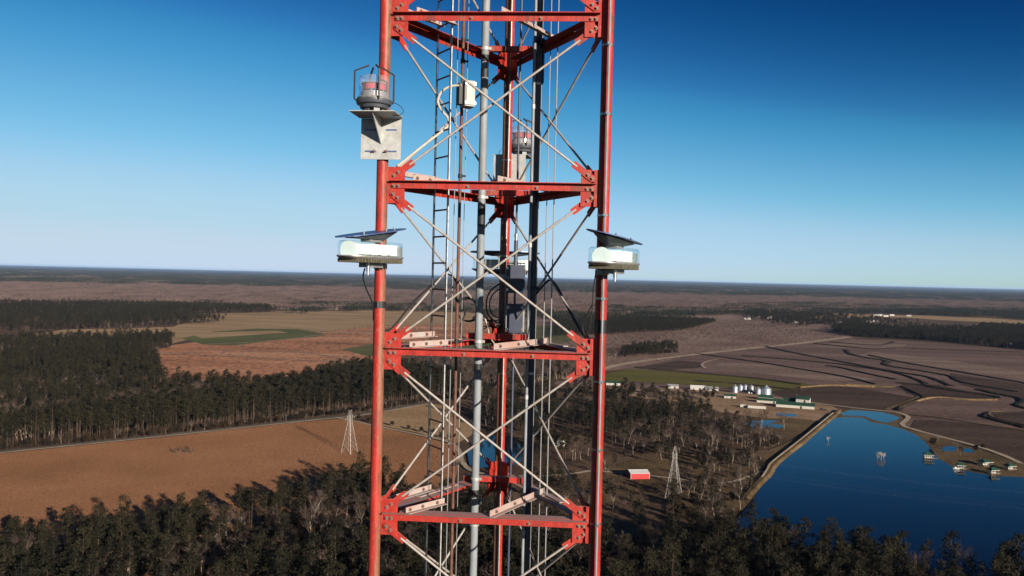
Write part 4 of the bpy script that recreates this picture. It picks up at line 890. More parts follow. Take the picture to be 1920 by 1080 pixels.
def footprint(a, b, n=36, e=2.6, sc=1.0):
    out = []
    for k in range(n):
        t = 2 * math.pi * k / n; c, s = math.cos(t), math.sin(t)
        out.append((sc * a * math.copysign(abs(c) ** (2 / e), c), sc * b * math.copysign(abs(s) ** (2 / e), s)))
    return out
def extrude(mb, rings):
    """rings: list of (footprint, z)"""
    n = len(rings[0][0]); vs = [(x, y, z) for fp, z in rings for x, y in fp]; fs = []
    for i in range(len(rings) - 1):
        for j in range(n): fs.append((i * n + j, i * n + (j + 1) % n, (i + 1) * n + (j + 1) % n, (i + 1) * n + j))
    fs += [tuple(range(n))[::-1], tuple(range((len(rings) - 1) * n, len(rings) * n))]
    return mb.add(vs, fs)
def strobe(label, loc, yaw, out, shield):
    """white strobe: origin at the underside of its glass; out = local direction of the leg"""
    t = thing("white_strobe_lamp", label, "strobe lamp", loc, yaw); a, b = 0.43, 0.20
    extrude(MB(), [(footprint(a, b), 0.0), (footprint(a, b), 0.10), (footprint(a, b, sc=0.985), 0.135), (footprint(a, b, sc=0.93), 0.15)]).build("lens", M['lens'], t, smooth=True)
    mb = MB()
    for k in range(6):
        a_ = R(-14 + 28 * (k % 2)); mb.box((-0.10 + k * 0.082, -0.02 + 0.02 * (k % 2), 0.07), 0.038, 0.075, 0.050 + 0.006 * (k % 2), (math.cos(a_), math.sin(a_), 0), (-math.sin(a_), math.cos(a_), 0))
    mb.box((0.10, 0.05, 0.07), 0.24, 0.02, 0.045); mb.box((-0.24, 0, 0.065), 0.05, 0.12, 0.05); mb.cyl((-0.12, 0.02, 0.07), (-0.36, 0.0, 0.05), 0.055, 0.10, n=16); mb.build("reflector", M['reflector'], t, smooth=False)
    mb = MB(); mb.box((0.36, 0, 0.06), 0.012, 0.12, 0.05); mb.box((0.10, 0.087, 0.07), 0.24, 0.003, 0.058); mb.build("divider", M['castalu'], t)
    extrude(MB(), [(footprint(a, b, sc=0.9), -0.036), (footprint(a, b, sc=1.0), -0.016), (footprint(a, b, sc=1.03), -0.008), (footprint(a, b, sc=1.03), 0.004)]).build("lamp_base", M['castalu'], t, smooth=True)
    mb = MB()
    for k in range(22):
        x = -0.36 + k * 0.0343; w = b * (1 - abs(x / a) ** 2.6) ** (1 / 2.6)
        mb.box((x, 0, -0.046), 0.006, w * 0.97, 0.020)
    mb.build("heat_sink", M['fin'], t)
    o = np.array([out[0], out[1], 0.0]); L = np.linalg.norm(o); d = o / L; s = np.array([-d[1], d[0], 0])
    mb = MB(); mb.box((0, 0, -0.088), 0.11, 0.07, 0.025); mb.box(o / 2 + [0, 0, -0.10], L / 2, 0.045, 0.012, d, s); mb.build("mounting_bracket", M['castalu'], t)
    mb = MB(); mb.cyl(o + [0, 0, -0.125], o + [0, 0, -0.07], 0.072, n=20); mb.build("pipe_clamp", M['galv'], t, smooth=True)
    mb = MB(); mb.cyl((-0.11, -0.05, -0.06), (-0.11, -0.05, -0.15), 0.02, n=10); mb.cyl((-0.11, -0.05, -0.15), (-0.11, -0.05, -0.19), 0.014, n=10); mb.build("cable_gland", M['steel'], t, smooth=True)
    # sloping shield over the lamp, carried on a tapered frame
    (wx, wy), rise, zz = shield; cy_, sy_ = math.cos(yaw), math.sin(yaw); tx, ty = cy_ * wx + sy_ * wy, -sy_ * wx + cy_ * wy
    n = unit((-tx, -ty, 1)); X = unit(np.cross((0, 1, 0), n)); Y = np.cross(n, X)
    top = np.array([0, 0, 0.205 + zz])
    fp = footprint(0.47, 0.24, 28, 2.4); pl = [top + X * x + Y * y for x, y in fp]
    MB().slab(pl, n, 0.010).build("shield_plate", M['shield'], t)
    mb = MB(); fp = footprint(0.36, 0.17, 28, 2.4); pl = [top + X * x + Y * y - n * 0.02 for x, y in fp]; q = [(x * 0.5, y * 0.5, 0.175) for x, y in fp]; k = len(pl)
    mb.add(pl + q, [(i, (i + 1) % k, k + (i + 1) % k, k + i) for i in range(k)] + [tuple(range(k)), tuple(range(k, 2 * k))[::-1]]); mb.build("shield_frame", M['shield_dark'], t)
    mb = MB(); mb.box((0, 0, 0.162), 0.10, 0.06, 0.014); mb.build("shield_mount", M['castalu'], t)
    for k, (x, y) in enumerate(((-0.25, -0.1), (0.05, -0.15), (0.28, -0.08))):
        p0 = top + X * x + Y * y; mb = MB(); mb.cyl(p0, p0 + n * 0.03, 0.008, n=6); mb.build("rivet", M['steel'], t)
    return t
zl = AY(696, 481, -0.30)
strobe("white strobe lamp under a tilted blue shield on the left leg", (zl[0], zl[1], zl[2]), R(65), (lambda w, c=math.cos(R(-65)), s=math.sin(R(-65)): (c * w[0] - s * w[1], s * w[0] + c * w[1]))(LEGP['L'][:2] - zl[:2]), ((0.09, 0.12), 0, 0.04))
zr = AY(1152, 493, -0.17)
strobe("white strobe lamp under a wedge shaped shield on the right leg", (zr[0], zr[1], zr[2]), R(66), (lambda w, c=math.cos(R(-66)), s=math.sin(R(-66)): (c * w[0] - s * w[1], s * w[0] + c * w[1]))(LEGP['R'][:2] - zr[:2]), ((-0.22, 0.02), 0, 0.06))
zb_ = AY(946, 505, 2.36)
strobe("white strobe lamp behind the back leg, its shield seen from below", (zb_[0], zb_[1], zb_[2]), R(180), (-(LEGP['B'][0] - zb_[0]), -(LEGP['B'][1] - zb_[1])), ((0.0, -0.05), 0, 0.02))

# enclosures
def box_thing(name, label, u0, v0, u1, v1, y, depth, mat, rz=0.0):
    p0, p1 = AY(u0, v1, y), AY(u1, v0, y); w, h = p1[0] - p0[0], p1[2] - p0[2]
    t = thing(name, label, "enclosure", ((p0[0] + p1[0]) / 2, y, p0[2]), rz)
    mb = MB(); b = 0.008
    extrude(mb, [([(-w / 2, -depth / 2 + b), (-w / 2 + b, -depth / 2), (w / 2 - b, -depth / 2), (w / 2, -depth / 2 + b), (w / 2, depth / 2), (-w / 2, depth / 2)], 0), ([(-w / 2, -depth / 2 + b), (-w / 2 + b, -depth / 2), (w / 2 - b, -depth / 2), (w / 2, -depth / 2 + b), (w / 2, depth / 2), (-w / 2, depth / 2)], h)])
    mb.build("body", M[mat], t)
    mb = MB(); mb.box((0, -depth / 2 - 0.006, h / 2), w / 2 - 0.014, 0.006, h / 2 - 0.014); lid = mb.build("lid", M[mat], t)
    for (x, z) in ((-1, 0.12), (1, 0.12), (-1, 0.88), (1, 0.88)):
        mb = MB(); mb.box((x * (w / 2 - 0.01), -depth / 2 - 0.010, h * z), 0.011, 0.006, 0.016); mb.build("latch", M['steel'], t)
    return t, w, h
t, w, h = box_thing("junction_box", "small white junction box on the rust brown rail near the ladder", 866, 154, 888, 201, 0.66, 0.16, 'boxwhite', R(28))
mb = MB(); mb.box((-w / 2 - 0.03, 0.02, h / 2), 0.02, 0.05, h * 0.42); mb.build("shaded_side", M['black'], t)  # shaded left side of the box, put in as a black plate
mb = MB(); mb.cyl((0, 0.02, 0), (0, 0.02, -0.05), 0.014, n=10); mb.build("cable_gland", M['steel'], t)
t, w, h = box_thing("equipment_box", "upper dark blue grey equipment box right of the back leg", 950, 497, 985, 549, 1.80, 0.13, 'boxgrey')
mb = MB(); mb.cyl((w * 0.3, -0.01, h), (w * 0.3, -0.01, h + 0.05), 0.014, n=8); mb.build("cable_gland", M['steel'], t)
mb = MB(); mb.cyl((-w * .5, -0.02, h + 0.02), (w * .5, -0.02, h + 0.02), 0.009, n=8); mb.build("carry_handle", M['steel'], t)
t, w, h = box_thing("equipment_box", "lower dark blue grey equipment box with pale side rails right of the back leg", 951, 570, 981, 623, 1.80, 0.13, 'boxgrey')
for s in (-1, 1): mb = MB(); mb.box((s * (w / 2 + 0.012), -0.05, h * 0.5), 0.010, 0.012, h * 0.46); mb.build("side_rail", M['boxwhite'], t)
for x in (-0.05, 0.0, 0.05): mb = MB(); mb.cyl((x, 0, 0), (x, 0, -0.09), 0.012, n=8); mb.build("cable_gland", M['black'], t)

def cable(name, label, pts, r, mat, n=7, cat="cable"):
    """pts: (u, v, y) sight line and depth"""
    P = smooth_path([AY(u, v, y) for u, v, y in pts], 6); o = P[-1]
    return tag(MB().tube([p - o for p in P], r, n=n).build(name, M[mat], loc=tuple(o), smooth=True), label, cat)
cable("flexible_conduit", "beige flexible conduit looping from the junction box to the left leg", [(866, 160, .60), (845, 162, .60), (828, 172, .60), (821, 190, .60), (828, 207, .60), (840, 222, .60), (840, 235, .6), (830, 245, .55), (800, 268, .40), (765, 296, .22), (745, 312, .08)], 0.0135, 'beige', cat="conduit")
cable("black_cable", "black cable dropping from the left strobe lamp to the left leg", [(684, 503, -.30), (681, 520, -.28), (687, 542, -.20), (696, 562, -.09), (700, 582, -.03), (700, 600, .04)], 0.0085, 'black')
cable("black_cable", "black cable looping beside the right leg below its strobe lamp", [(1118, 508, -.10), (1113, 540, -.05), (1111, 575, -.02), (1106, 610, .02), (1098, 628, .05), (1092, 612, .06), (1101, 590, .02), (1110, 572, -.02)], 0.0075, 'black')
cable("taped_cable", "black cable taped down the right face brace", [(1004, 553, 1.24), (1018, 536, 1.1), (1032, 525, 0.95), (1046, 540, 0.80), (1062, 572, 0.60), (1080, 606, 0.32), (1094, 630, 0.10)], 0.013, 'black')
cable("taped_cable", "black cable taped down the left face brace", [(722, 620, 0.02), (738, 612, 0.12), (775, 566, 0.45), (806, 538, 0.75), (832, 516, 0.98), (848, 518, 1.10), (858, 536, 1.2), (866, 562, 1.3), (872, 590, 1.4)], 0.011, 'black')
loop = []
for k in range(34):
    a = k * 0.42; rr = 21 + 4 * math.sin(k * 0.37); loop.append((880 + rr * math.cos(a), 578 + rr * 1.0 * math.sin(a), 1.5 + 0.004 * k))
cable("coiled_cable", "coil of black cable hanging behind the pale feed pipe", loop, 0.008, 'black')
loop = [(936, 532, 1.8), (920, 545, 1.75), (912, 565, 1.75), (915, 590, 1.75), (930, 604, 1.8), (940, 612, 1.85)]
cable("hanging_cable", "wide black cable loop left of the back leg", loop, 0.010, 'black')
cable("hanging_cable", "smaller black cable loop left of the back leg", [(936, 542, 1.8), (924, 552, 1.76), (918, 568, 1.76), (922, 588, 1.76), (938, 598, 1.85)], 0.008, 'black')
cable("hanging_cable", "long slack cable sagging below the coil behind the pale pipe", [(872, 590, 1.4), (863, 610, 1.45), (866, 630, 1.5), (882, 634, 1.6), (900, 622, 1.7), (925, 606, 1.8), (940, 604, 1.9)], 0.007, 'black')
cable("hanging_cable", "pale cable curving down to the girt beside the back leg", [(906, 590, 1.6), (914, 610, 1.6), (918, 630, 1.5), (928, 646, 1.4)], 0.009, 'beige')
for k, (lb, pts) in enumerate((("upper short black cable reaching back to the back leg", [(900, 598, 1.6), (918, 602, 1.7), (938, 600, 1.9)]), ("lower short black cable reaching back to the back leg", [(902, 612, 1.6), (920, 612, 1.7), (938, 614, 1.9)]))):
    cable("short_cable", lb, pts, 0.010, 'black')
# conduit clipped to the front of the right leg
rc = thing("leg_conduit", "thin grey conduit clipped up the front of the right leg", "conduit", (LEGP['R'][0] + 0.012, -0.100, ZB))
MB().cyl((0, 0, 0), (0, 0, ZT - ZB), 0.0115, n=10).build("tube", M['pipegrey'], rc, smooth=True)
for v in (82, 212, 403, 560, 717, 845, 985):
    z = zpx(1128, v, -.08) - ZB; mb = MB(); mb.cyl((-0.012, 0.100, z - 0.010), (-0.012, 0.100, z + 0.010), 0.0645, n=28); mb.box((0.0, 0.01, z), 0.016, 0.030, 0.014); mb.build("strap", M['steel'], rc, smooth=True)
z = zpx(1124, 613, -.08) - ZB; mb = MB(); mb.cyl((-0.012, 0.100, z - 0.07), (-0.012, 0.100, z + 0.07), 0.0655, n=28); mb.build("tape_shade_band", M['black'], rc, smooth=True)
st = thing("strap_band", "black strap round the left leg below its strobe lamp", "strap", (LEGP['L'][0], 0, zpx(711, 571, 0)))
mb = MB(); mb.cyl((0, 0, -0.036), (0, 0, 0.036), 0.0645, n=28); mb.build("band", M['black'], st, smooth=True); mb = MB(); mb.box((0, -0.066, 0), 0.007, 0.004, 0.037); mb.build("buckle", M['steel'], st)
bc = thing("leg_conduit", "thin pale conduit running up the back leg", "conduit", (LEGP['B'][0] + 0.025, LEGP['B'][1] - 0.066, ZB))
MB().cyl((0, 0, 0), (0, 0, ZT - ZB), 0.007, n=8).build("tube", M['galv'], bc, smooth=True)
for v in (300, 480, 700): z = zpx(945, v, 2.0) - ZB; mb = MB(); mb.cyl((-0.025, 0.066, z - 0.006), (-0.025, 0.066, z + 0.006), 0.064, n=20); mb.build("strap", M['steel'], bc)
# ================================================================== PYLONS, WIRES, FARM, BARN, BOATHOUSES
M['latticeg'] = simple("pylon_steel", (0.50, 0.47, 0.43), rough=0.5, metal=0.2, var=0.2, scale=2)
M['wallwhite'] = simple("white_siding", (0.60, 0.57, 0.51), rough=0.6, var=0.3, scale=1.5)
M['roofgreen'] = simple("green_metal_roof", (0.028, 0.085, 0.055), rough=0.45, metal=0.1, var=0.25, scale=1.2)
M['roofgrey'] = simple("grey_metal_roof", (0.50, 0.50, 0.50), rough=0.45, metal=0.3, var=0.2, scale=1.0)
M['roofwhite'] = simple("white_metal_roof", (0.80, 0.79, 0.77), rough=0.5, var=0.1, scale=0.8)
M['barnred'] = simple("red_barn_siding", (0.50, 0.010, 0.012), rough=0.6, var=0.2, scale=1.5)
M['darkgap'] = simple("dark_opening", (0.02, 0.02, 0.022), rough=0.8, var=0.2, scale=2)
M['bin'] = simple("corrugated_bin_steel", (0.55, 0.60, 0.70), rough=0.4, metal=0.55, var=0.2, scale=1.5)
M['timber'] = simple("grey_timber", (0.34, 0.27, 0.21), rough=0.9, var=0.3, scale=3)
M['boat'] = simple("white_hull", (0.78, 0.78, 0.76), rough=0.35, var=0.1, scale=2)

def pylon(loc, rz, label, H=30.0):
    t = thing("pylon", label, "pylon", loc, rz, "pylons of the power line"); wb, ww, zw = 4.1, 1.05, H * 0.72
    half = lambda z: wb + (ww - wb) * min(1, z / zw)
    lv = [0, 5.5, 9.8, 13.4, 16.6, 19.2, 21.6, 24.0, 26.4]
    cs = [(-1, -1), (1, -1), (1, 1), (-1, 1)]
    c = lambda k, z: np.array([cs[k][0] * half(z), cs[k][1] * half(z), z])
    for k in range(4): MB().tube([c(k, 0), c(k, zw), c(k, 26.4)], 0.105, n=4).build("leg", M['latticeg'], t)
    for k in range(4):
        mb = MB(); j = (k + 1) % 4
        for i in range(len(lv) - 1):
            a, b = lv[i], lv[i + 1]
            if i == 0:
                mid = (c(k, b) + c(j, b)) / 2; mb.bar(c(k, a), mid, 0.08, 0.08); mb.bar(c(j, a), mid, 0.08, 0.08)
            else:
                mb.bar(c(k, a), c(j, b), 0.06, 0.06); mb.bar(c(j, a), c(k, b), 0.06, 0.06)
            mb.bar(c(k, b), c(j, b), 0.07, 0.07)
        mb.build("bracing", M['latticeg'], t)
    for s in (-1, 1):
        mb = MB(); tip = np.array([0, s * 5.2, 24.6])
        for k in ((0, 1) if s < 0 else (2, 3)):
            mb.bar(c(k, 24.0), tip, 0.09, 0.09); mb.bar(c(k, 26.4), tip, 0.08, 0.08)
        arm = mb.build("cross_arm", M['latticeg'], t)
        mb = MB(); mb.cyl(tip, tip - [0, 0, 1.6], 0.11, n=6); mb.build("insulator", M['timber'], arm)
        mb = MB(); pk = np.array([0, s * 1.5, H])
        for k in range(4): mb.bar(c(k, 26.4), pk, 0.08, 0.08)
        mb.build("peak", M['latticeg'], t)
    mb = MB(); mb.cyl((0, 0, 24.0), (0, 0, 22.4), 0.11, n=6); mb.build("insulator", M['timber'], t)
    return t
PL, PR = G(655, 850), G(1263, 935)
dl = unit((PR - PL)[:2]); rz = math.atan2(dl[1], dl[0])
pylon((PL[0], PL[1], 0), rz, "pale lattice pylon standing in the brown stubble field")
pylon((PR[0], PR[1], 0), rz, "pale lattice pylon standing right of the red barn")
sp_ = np.linalg.norm((PR - PL)[:2]); nrm = np.array([-dl[1], dl[0]])
for off, z, lb in ((-5.2, 23.0, "power line wire on the near cross arms of the pylons"), (0.0, 22.4, "power line wire hung under the middle of the pylons"), (5.2, 23.0, "power line wire on the far cross arms of the pylons"), (-1.5, 30.0, "near earth wire strung over the pylon peaks"), (1.5, 30.0, "far earth wire strung over the pylon peaks")):
    pts = []
    for k in range(-3, 4):
        for i in range(12):
            s = i / 12; q = PL[:2] + dl * sp_ * (k + s) + nrm * off; pts.append(np.array([q[0], q[1], z - 4 * 4.5 * s * (1 - s)]))
    tag(MB().tube([p - pts[0] for p in pts], 0.006, n=4).build("power_line_wire", M['timber'], loc=tuple(pts[0])), lb, "power line", "wires of the power line")

def gable(name, label, cat, u, v, L, W, h, rise, rz, wall, roof, group=None, windows=0, door=True, over=0.4, endwall=None, z=0.0, open_sides=False):
    """gabled building: origin at its base centre, ridge along local X"""
    p = G(u, v); t = thing(name, label, cat, (p[0], p[1], z), R(rz), group); mb = MB(); l, w = L / 2, W / 2
    if not open_sides:
        mb.add([(-l, -w, 0), (l, -w, 0), (l, w, 0), (-l, w, 0), (-l, -w, h), (l, -w, h), (l, w, h), (-l, w, h), (-l, 0, h + rise), (l, 0, h + rise)],
               [(0, 1, 5, 4), (2, 3, 7, 6), (1, 2, 6, 9, 5), (3, 0, 4, 8, 7)]); mb.build("wall", M[wall], t)
    else:
        n = max(3, int(L / 4) + 1)
        for x in np.linspace(-l + 0.2, l - 0.2, n):
            for y in (-w + 0.2, w - 0.2): MB().box((x, y, h / 2), 0.12, 0.12, h / 2).build("post", M['timber'], t)
        mb.box((0, w * 0.5, h * 0.4), l * 0.9, w * 0.42, h * 0.4); mb.build("stored_goods", M['darkgap'], t)
    rf = MB()
    for s in (-1, 1):
        e = np.array([0, s * (w + over), h - rise * over / w]); r0 = np.array([0, 0, h + rise]); n = unit(np.cross((1, 0, 0), r0 - e)); n = n if n[2] > 0 else -n
        rf.slab([e + [-l - over, 0, 0.08], e + [l + over, 0, 0.08], r0 + [l + over, 0, 0.08], r0 + [-l - over, 0, 0.08]], n, 0.12)
    ro = rf.build("roof", M[roof], t); MB().box((0, 0, h + rise + 0.14), l + over, 0.18, 0.06).build("ridge_cap", M[roof], ro)
    if not open_sides:
        if door: MB().box((l * 0.3, -w - 0.03, h * 0.4), 0.9, 0.04, h * 0.4).build("door", M['darkgap'], t)
        for k in range(windows): MB().box((-l + L * (k + 0.6) / (windows + 0.6), -w - 0.03, h * 0.55), 0.5, 0.04, 0.5).build("window", M['darkgap'], t)
        for s in (-1, 1):
            for y in (-w, w): MB().box((s * l, y, h / 2), 0.12, 0.12, h / 2).build("corner_trim", M['wallwhite'], t)
    return t
gable("red_barn", "bright red barn with a white roof in the clearing", "barn", 1195.5, 896, 12.0, 10.5, 4.0, 1.1, 12, 'barnred', 'roofwhite', windows=0, door=False, over=0.3)
for (u, v, L, W, h, ri, rz, wl_, rf_, lb, nm) in (
    (1444, 756, 26, 7, 3.0, 1.8, -16, 'wallwhite', 'roofgreen', "long low green roofed shed, western half of the farm range", "farm_shed"),
    (1491, 765, 36, 9, 3.4, 2.4, -16, 'wallwhite', 'roofgreen', "longest green roofed shed with a white gable end", "farm_shed"),
    (1436, 750, 14, 7, 3.2, 2.2, -16, 'wallwhite', 'roofgreen', "short green roofed shed with a white end above the long range", "farm_shed"),
    (1506, 756, 13, 9, 4.6, 2.4, -24, 'wallwhite', 'roofgreen', "tall white workshop with a green gable roof", "workshop"),
    (1480, 753, 12, 6, 3.0, 1.2, -16, 'darkgap', 'roofgreen', "low dark open shed left of the white workshop", "open_shed"),
    (1369, 747, 12, 6, 3.0, 1.6, -12, 'wallwhite', 'roofgreen', "small white house with a green roof at the wood edge", "farm_house"),
    (1335, 733, 14, 8, 3.0, 1.8, -10, 'wallwhite', 'roofgrey', "pale house with a grey roof left of the grain bins", "house"),
    (1308, 731, 16, 8, 3.2, 1.8, -8, 'wallwhite', 'roofwhite', "white house with a pale roof among the farm trees", "house"),
    (1262, 728, 12, 7, 3.0, 1.5, -6, 'wallwhite', 'roofgrey', "grey roofed house half hidden among trees beyond the clearing", "house"),
    (1150, 722, 16, 8, 3.0, 1.5, -6, 'wallwhite', 'roofgreen', "green roofed house beside the mast's right leg", "house"),
    (1046, 836, 9, 6, 3.0, 1.5, 30, 'wallwhite', 'roofwhite', "small white house among the trees behind the mast", "house"),
    (372, 722, 15, 8, 3.2, 1.8, 8, 'wallwhite', 'roofgrey', "grey roofed house in the clearing behind the tall pines", "house"),
    (184, 710, 11, 7, 3.0, 1.6, 15, 'wallwhite', 'roofwhite', "pale house half hidden in the far left wood", "house")):
    gable(nm, lb, "building", u, v, L, W, h, ri, rz, wl_, rf_, windows=2 if 'house' in nm else 0)
for k, (u, v, L) in enumerate(((1397, 765, 9), (1419, 767.5, 17))):
    p = G(u, v); t = thing("trailer", ("shorter white trailer parked below the farm sheds", "longer white trailer parked below the farm sheds")[k], "trailer", (p[0], p[1], 0), R(-14))
    MB().box((0, 0, 2.2), L / 2, 1.3, 1.3).build("body", M['wallwhite'], t); MB().box((0, 0, 3.56), L / 2 + 0.1, 1.4, 0.06).build("roof", M['timber'], t)
    for x in (-L * 0.38, -L * 0.28, L * 0.35):
        for y in (-1.15, 1.15): MB().cyl((x, y - 0.12, 0.5), (x, y + 0.12, 0.5), 0.5, n=10).build("wheel", M['darkgap'], t)
    MB().box((0, 0, 0.85), L / 2 - 0.4, 0.9, 0.08).build("chassis", M['darkgap'], t)
def grain_bin(u, v, dia, h, lb, mat='bin'):
    p = G(u, v); t = thing("grain_bin", lb, "grain bin", (p[0], p[1], 0), 0, "grain bins of the farm"); r = dia / 2; prof = []
    k = int(h / 0.8)
    for i in range(k + 1):
        z = h * i / k; prof += [(r, z), (r + 0.05, z + h / k * 0.5)] if i < k else [(r, z)]
    MB().lathe(prof, n=28).build("wall", M[mat], t, smooth=False)
    MB().lathe([(r + 0.12, h - 0.05), (r * 0.12, h + r * 0.62), (0.0, h + r * 0.66)], n=28).build("roof", M[mat], t)
    MB().lathe([(r * 0.13, h + r * 0.6), (r * 0.13, h + r * 0.72), (0, h + r * 0.78)], n=12).build("roof_cap", M['bin'], t)
    a = R(-70); MB().box((r * math.cos(a), r * math.sin(a), h / 2), 0.05, 0.35, h / 2 * 0.98, (math.cos(a), math.sin(a), 0), (-math.sin(a), math.cos(a), 0)).build("side_ladder", M['wallwhite'], t)
    a = R(-110); MB().box((r * math.cos(a) * 1.01, r * math.sin(a) * 1.01, 1.1), 0.06, 0.5, 1.0, (math.cos(a), math.sin(a), 0), (-math.sin(a), math.cos(a), 0)).build("door", M['roofgrey'], t)
    return t
grain_bin(1436.5, 739.5, 10.6, 6.4, "widest grain bin at the right end of the row")
grain_bin(1421.5, 739, 6.2, 5.6, "grain bin left of the widest one")
grain_bin(1378, 736.5, 6.4, 7.0, "leftmost grain bin of the row")
grain_bin(1388.5, 733.5, 5.4, 6.2, "second grain bin from the left end of the row")
grain_bin(1397.5, 732, 5.4, 5.4, "third grain bin from the left end of the row")
grain_bin(1409, 733.5, 5.0, 5.6, "fourth grain bin from the left, before the auger")
p = G(1404, 738); t = thing("feed_tank", "small round white tank in front of the grain bins", "tank", (p[0], p[1], 0)); MB().lathe([(1.1, 0), (1.1, 1.5), (0.9, 1.9), (0, 2.1)], n=16).build("tank", M['wallwhite'], t, smooth=True); MB().cyl((0, 0, 2.0), (0, 0, 2.4), 0.25, n=8).build("hatch", M['roofgrey'], t)
p = G(1409, 738); t = thing("grain_auger", "sloping grain auger leaning up to the bins", "auger", (p[0], p[1], 0), R(10)); MB().cyl((0, 0, 0.6), (6, 3, 5.8), 0.22, n=8).build("tube", M['roofgrey'], t); MB().box((0.0, 0, 0.5), 0.6, 0.5, 0.5).build("hopper", M['roofgrey'], t); MB().bar((3, 1.5, 0), (3, 1.5, 3.1), 0.12, 0.12).build("prop", M['timber'], t)
for k, (u, v) in enumerate(((1384, 748), (1493.5, 755))):
    p = G(u, v); t = thing("utility_pole", ("wooden utility pole standing before the leftmost grain bin", "wooden utility pole standing beside the white workshop")[k], "pole", (p[0], p[1], 0), R(60)); MB().cyl((0, 0, 0), (0, 0, 9), 0.16, 0.10, n=8).build("shaft", M['timber'], t); MB().box((0, 0, 8.3), 1.1, 0.07, 0.08).build("crossbar", M['timber'], t)
p = G(1543, 770); t = thing("dark_truck", "dark truck parked at the end of the longest shed", "truck", (p[0], p[1], 0), R(-15))
MB().box((0.6, 0, 1.1), 2.6, 1.1, 0.45).build("bed", M['darkgap'], t); MB().box((-1.6, 0, 1.9), 0.9, 1.05, 0.55).build("cab", M['darkgap'], t); MB().box((-2.9, 0, 1.15), 0.7, 1.0, 0.4).build("bonnet", M['darkgap'], t)
for x in (-2.5, 2.0):
    for y in (-1.0, 1.0): MB().cyl((x, y - 0.12, 0.5), (x, y + 0.12, 0.5), 0.5, n=10).build("wheel", M['black'], t)
for k, (u, v, hh) in enumerate(((1888.5, 652, 9), (1894.5, 652, 9))):
    p = G(u, v); t = thing("storage_tank", ("left of two tall white tanks at the edge of the rice fields", "right of two tall white tanks at the edge of the rice fields")[k], "tank", (p[0], p[1], 0)); MB().lathe([(1.6, 0), (1.6, hh), (1.0, hh + 0.8), (0, hh + 1.1)], n=14).build("tank", M['wallwhite'], t, smooth=True); MB().cyl((0, 0, hh + 1), (0, 0, hh + 1.6), 0.4, n=8).build("hatch", M['roofgrey'], t)
FARH = ((1574, 605), (1600, 611), (1616, 612), (1630, 604), (1640, 603.5), (1650, 592), (1660, 593.5), (1672, 592), (1712, 619), (1728, 620), (1402, 599), (1443, 597), (1472, 600), (1490, 605), (1640, 592), (1704, 593))
for k, (u, v) in enumerate(FARH):
    rk = sorted(FARH).index((u, v)); od = ("leftmost", "second", "third", "fourth", "fifth", "sixth", "seventh", "eighth", "ninth", "tenth", "eleventh", "twelfth", "thirteenth", "fourteenth", "fifteenth")
    gable("far_house", ("rightmost" if rk == 15 else od[rk] + (" from the left" if rk else "")) + " of the far pale houses beyond the rice fields", "house", u, v, rng.uniform(12, 22), rng.uniform(8, 12), 4.0, 1.8, rng.uniform(-20, 20), 'wallwhite', 'roofwhite' if k % 3 else 'roofgrey', group="far houses beyond the rice fields", door=False)
# boathouses on the big pond
def boathouse(u, v, L, W, rz, lb, hip=True):
    p = G(u, v); t = thing("boathouse", lb, "boathouse", (p[0], p[1], 0.8), R(rz)); t.scale = (0.85, 0.85, 0.85); l, w = L / 2, W / 2
    for x in np.linspace(-l, l, 3):
        for y in (-w, w): MB().box((x, y, 1.2), 0.12, 0.12, 2.0).build("post", M['timber'], t)
    MB().box((0, 0, 0.3), l + 0.8, w + 0.8, 0.1).build("deck", M['timber'], t)
    MB().box((0, 0.2 * w, 1.5), l * 0.8, w * 0.6, 1.1).build("cabin", M['wallwhite'], t)
    for k in range(3): MB().box((-l * 0.5 + k * l * 0.5, 0.2 * w - w * 0.6 - 0.04, 1.6), 0.5, 0.04, 0.5).build("window", M['darkgap'], t)
    mb = MB(); e = 0.9; h = 3.1; r = 2.0
    mb.add([(-l - e, -w - e, h), (l + e, -w - e, h), (l + e, w + e, h), (-l - e, w + e, h), (-l * 0.45, 0, h + r), (l * 0.45, 0, h + r), (-l - e, -w - e, h - 0.15), (l + e, -w - e, h - 0.15), (l + e, w + e, h - 0.15), (-l - e, w + e, h - 0.15)],
           [(0, 1, 5, 4), (1, 2, 5), (2, 3, 4, 5), (3, 0, 4), (6, 7, 1, 0), (7, 8, 2, 1), (8, 9, 3, 2), (9, 6, 0, 3), (9, 8, 7, 6)])
    mb.build("roof", M['roofgreen'], t)
    MB().box((0, -w - e - 0.02, h - 0.1), l + e, 0.05, 0.14).build("fascia", M['wallwhite'], t)
    MB().bar((l + 0.8, 0, 0.3), (l + 5, 1.0, 0.1), 1.2, 0.12).build("gangway", M['timber'], t)
    return t
boathouse(1740, 861, 6.5, 4.5, -8, "boathouse farthest out on the pond with a white cabin")
boathouse(1801, 881, 5.0, 3.6, -10, "small low boathouse at the pond edge beside a white boat")
boathouse(1846, 874, 8.0, 7.0, 22, "largest boathouse with a broad green hipped roof")
boathouse(1862, 890, 5.5, 4.0, 12, "boathouse standing in the water nearest the camera")
boathouse(1893, 882, 6.0, 5.0, 20, "rightmost green roofed boathouse on the shore")
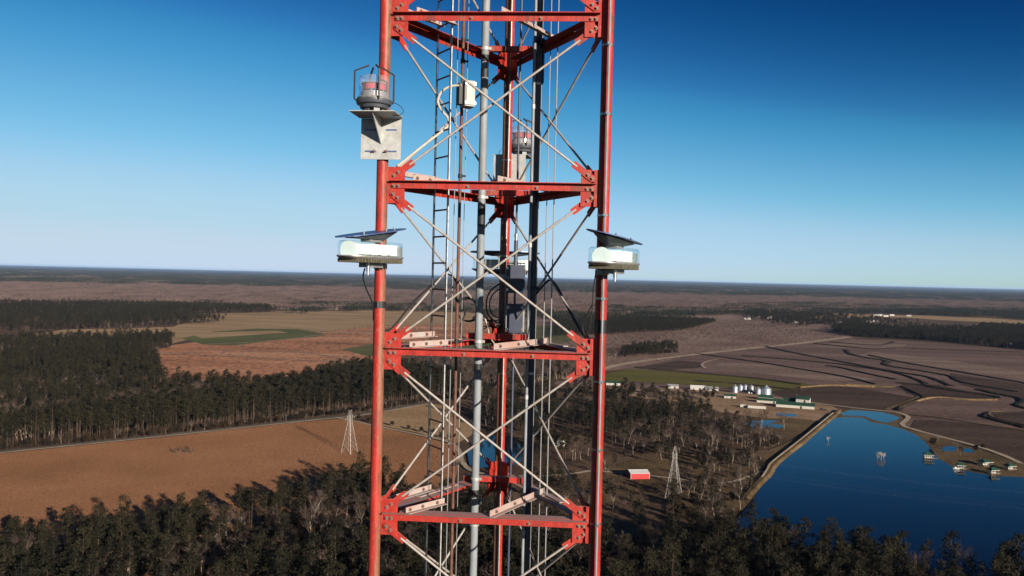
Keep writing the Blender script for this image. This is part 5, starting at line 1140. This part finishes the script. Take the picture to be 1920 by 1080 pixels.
p = G(1792, 882); t = thing("boat", "small white boat moored beside the low boathouse", "boat", (p[0], p[1], 0.85), R(-10))
mb = MB(); n = 12; top = [(2.6 * math.cos(a) if math.cos(a) > 0 else 2.2 * math.cos(a), 0.85 * math.sin(a), 0.75) for a in np.linspace(0, 6.283, n, endpoint=False)]; bot = [(x * 0.85, y * 0.6, 0.0) for x, y, z in top]
mb.add(bot + top, [(i, (i + 1) % n, n + (i + 1) % n, n + i) for i in range(n)] + [tuple(range(n))[::-1], tuple(range(n, 2 * n))]); mb.build("hull", M['boat'], t); MB().box((-0.2, 0, 1.15), 0.6, 0.5, 0.4).build("console", M['boat'], t)
# drowned snags in the pond
tm_, cm2 = bare_meshes(901, H=7.5, spread=0.4, twigs=3)
M['dead'] = simple("bleached_dead_wood", (0.62, 0.58, 0.52), rough=0.9, var=0.2, scale=2)
for me in (tm_, cm2): me.materials[0] = M['dead']
for k, (u, v, s) in enumerate(((1646, 862, .62), (1652, 863, .75), (1657, 861, .6), (1649, 859, .6), (1553, 829, .55))):
    p = G(u, v); e = thing("dead_snag", "bleached dead snag standing alone in the upper pond" if k == 4 else ("leftmost", "tallest", "rightmost", "rearmost")[min(k, 3)] + " bleached snag of the clump drowned in the pond", "dead tree", (p[0], p[1], 0.5), k * 1.3, "drowned snags in the pond"); e.scale = (s, s, s); child("trunk", tm_, e); child("branches", cm2, e)
# ------------------------------------------------------------------ the air
hm = bpy.data.materials.new("haze_air"); hm.use_nodes = True; nt = hm.node_tree; nt.nodes.clear()
ho = nt.nodes.new("ShaderNodeOutputMaterial"); hv = nt.nodes.new("ShaderNodeVolumePrincipled")
hv.inputs["Color"].default_value = (0.42, 0.64, 1.0, 1); hv.inputs["Density"].default_value = 1.05e-5; hv.inputs["Anisotropy"].default_value = 0.0
nt.links.new(hv.outputs[0], ho.inputs["Volume"])
hb = MB(); hb.box((0, 0, 70.0), GROUND + 1000, GROUND + 1000, 75.0)
tag(hb.build("haze", hm), "pale blue haze in the far air", kind='stuff')
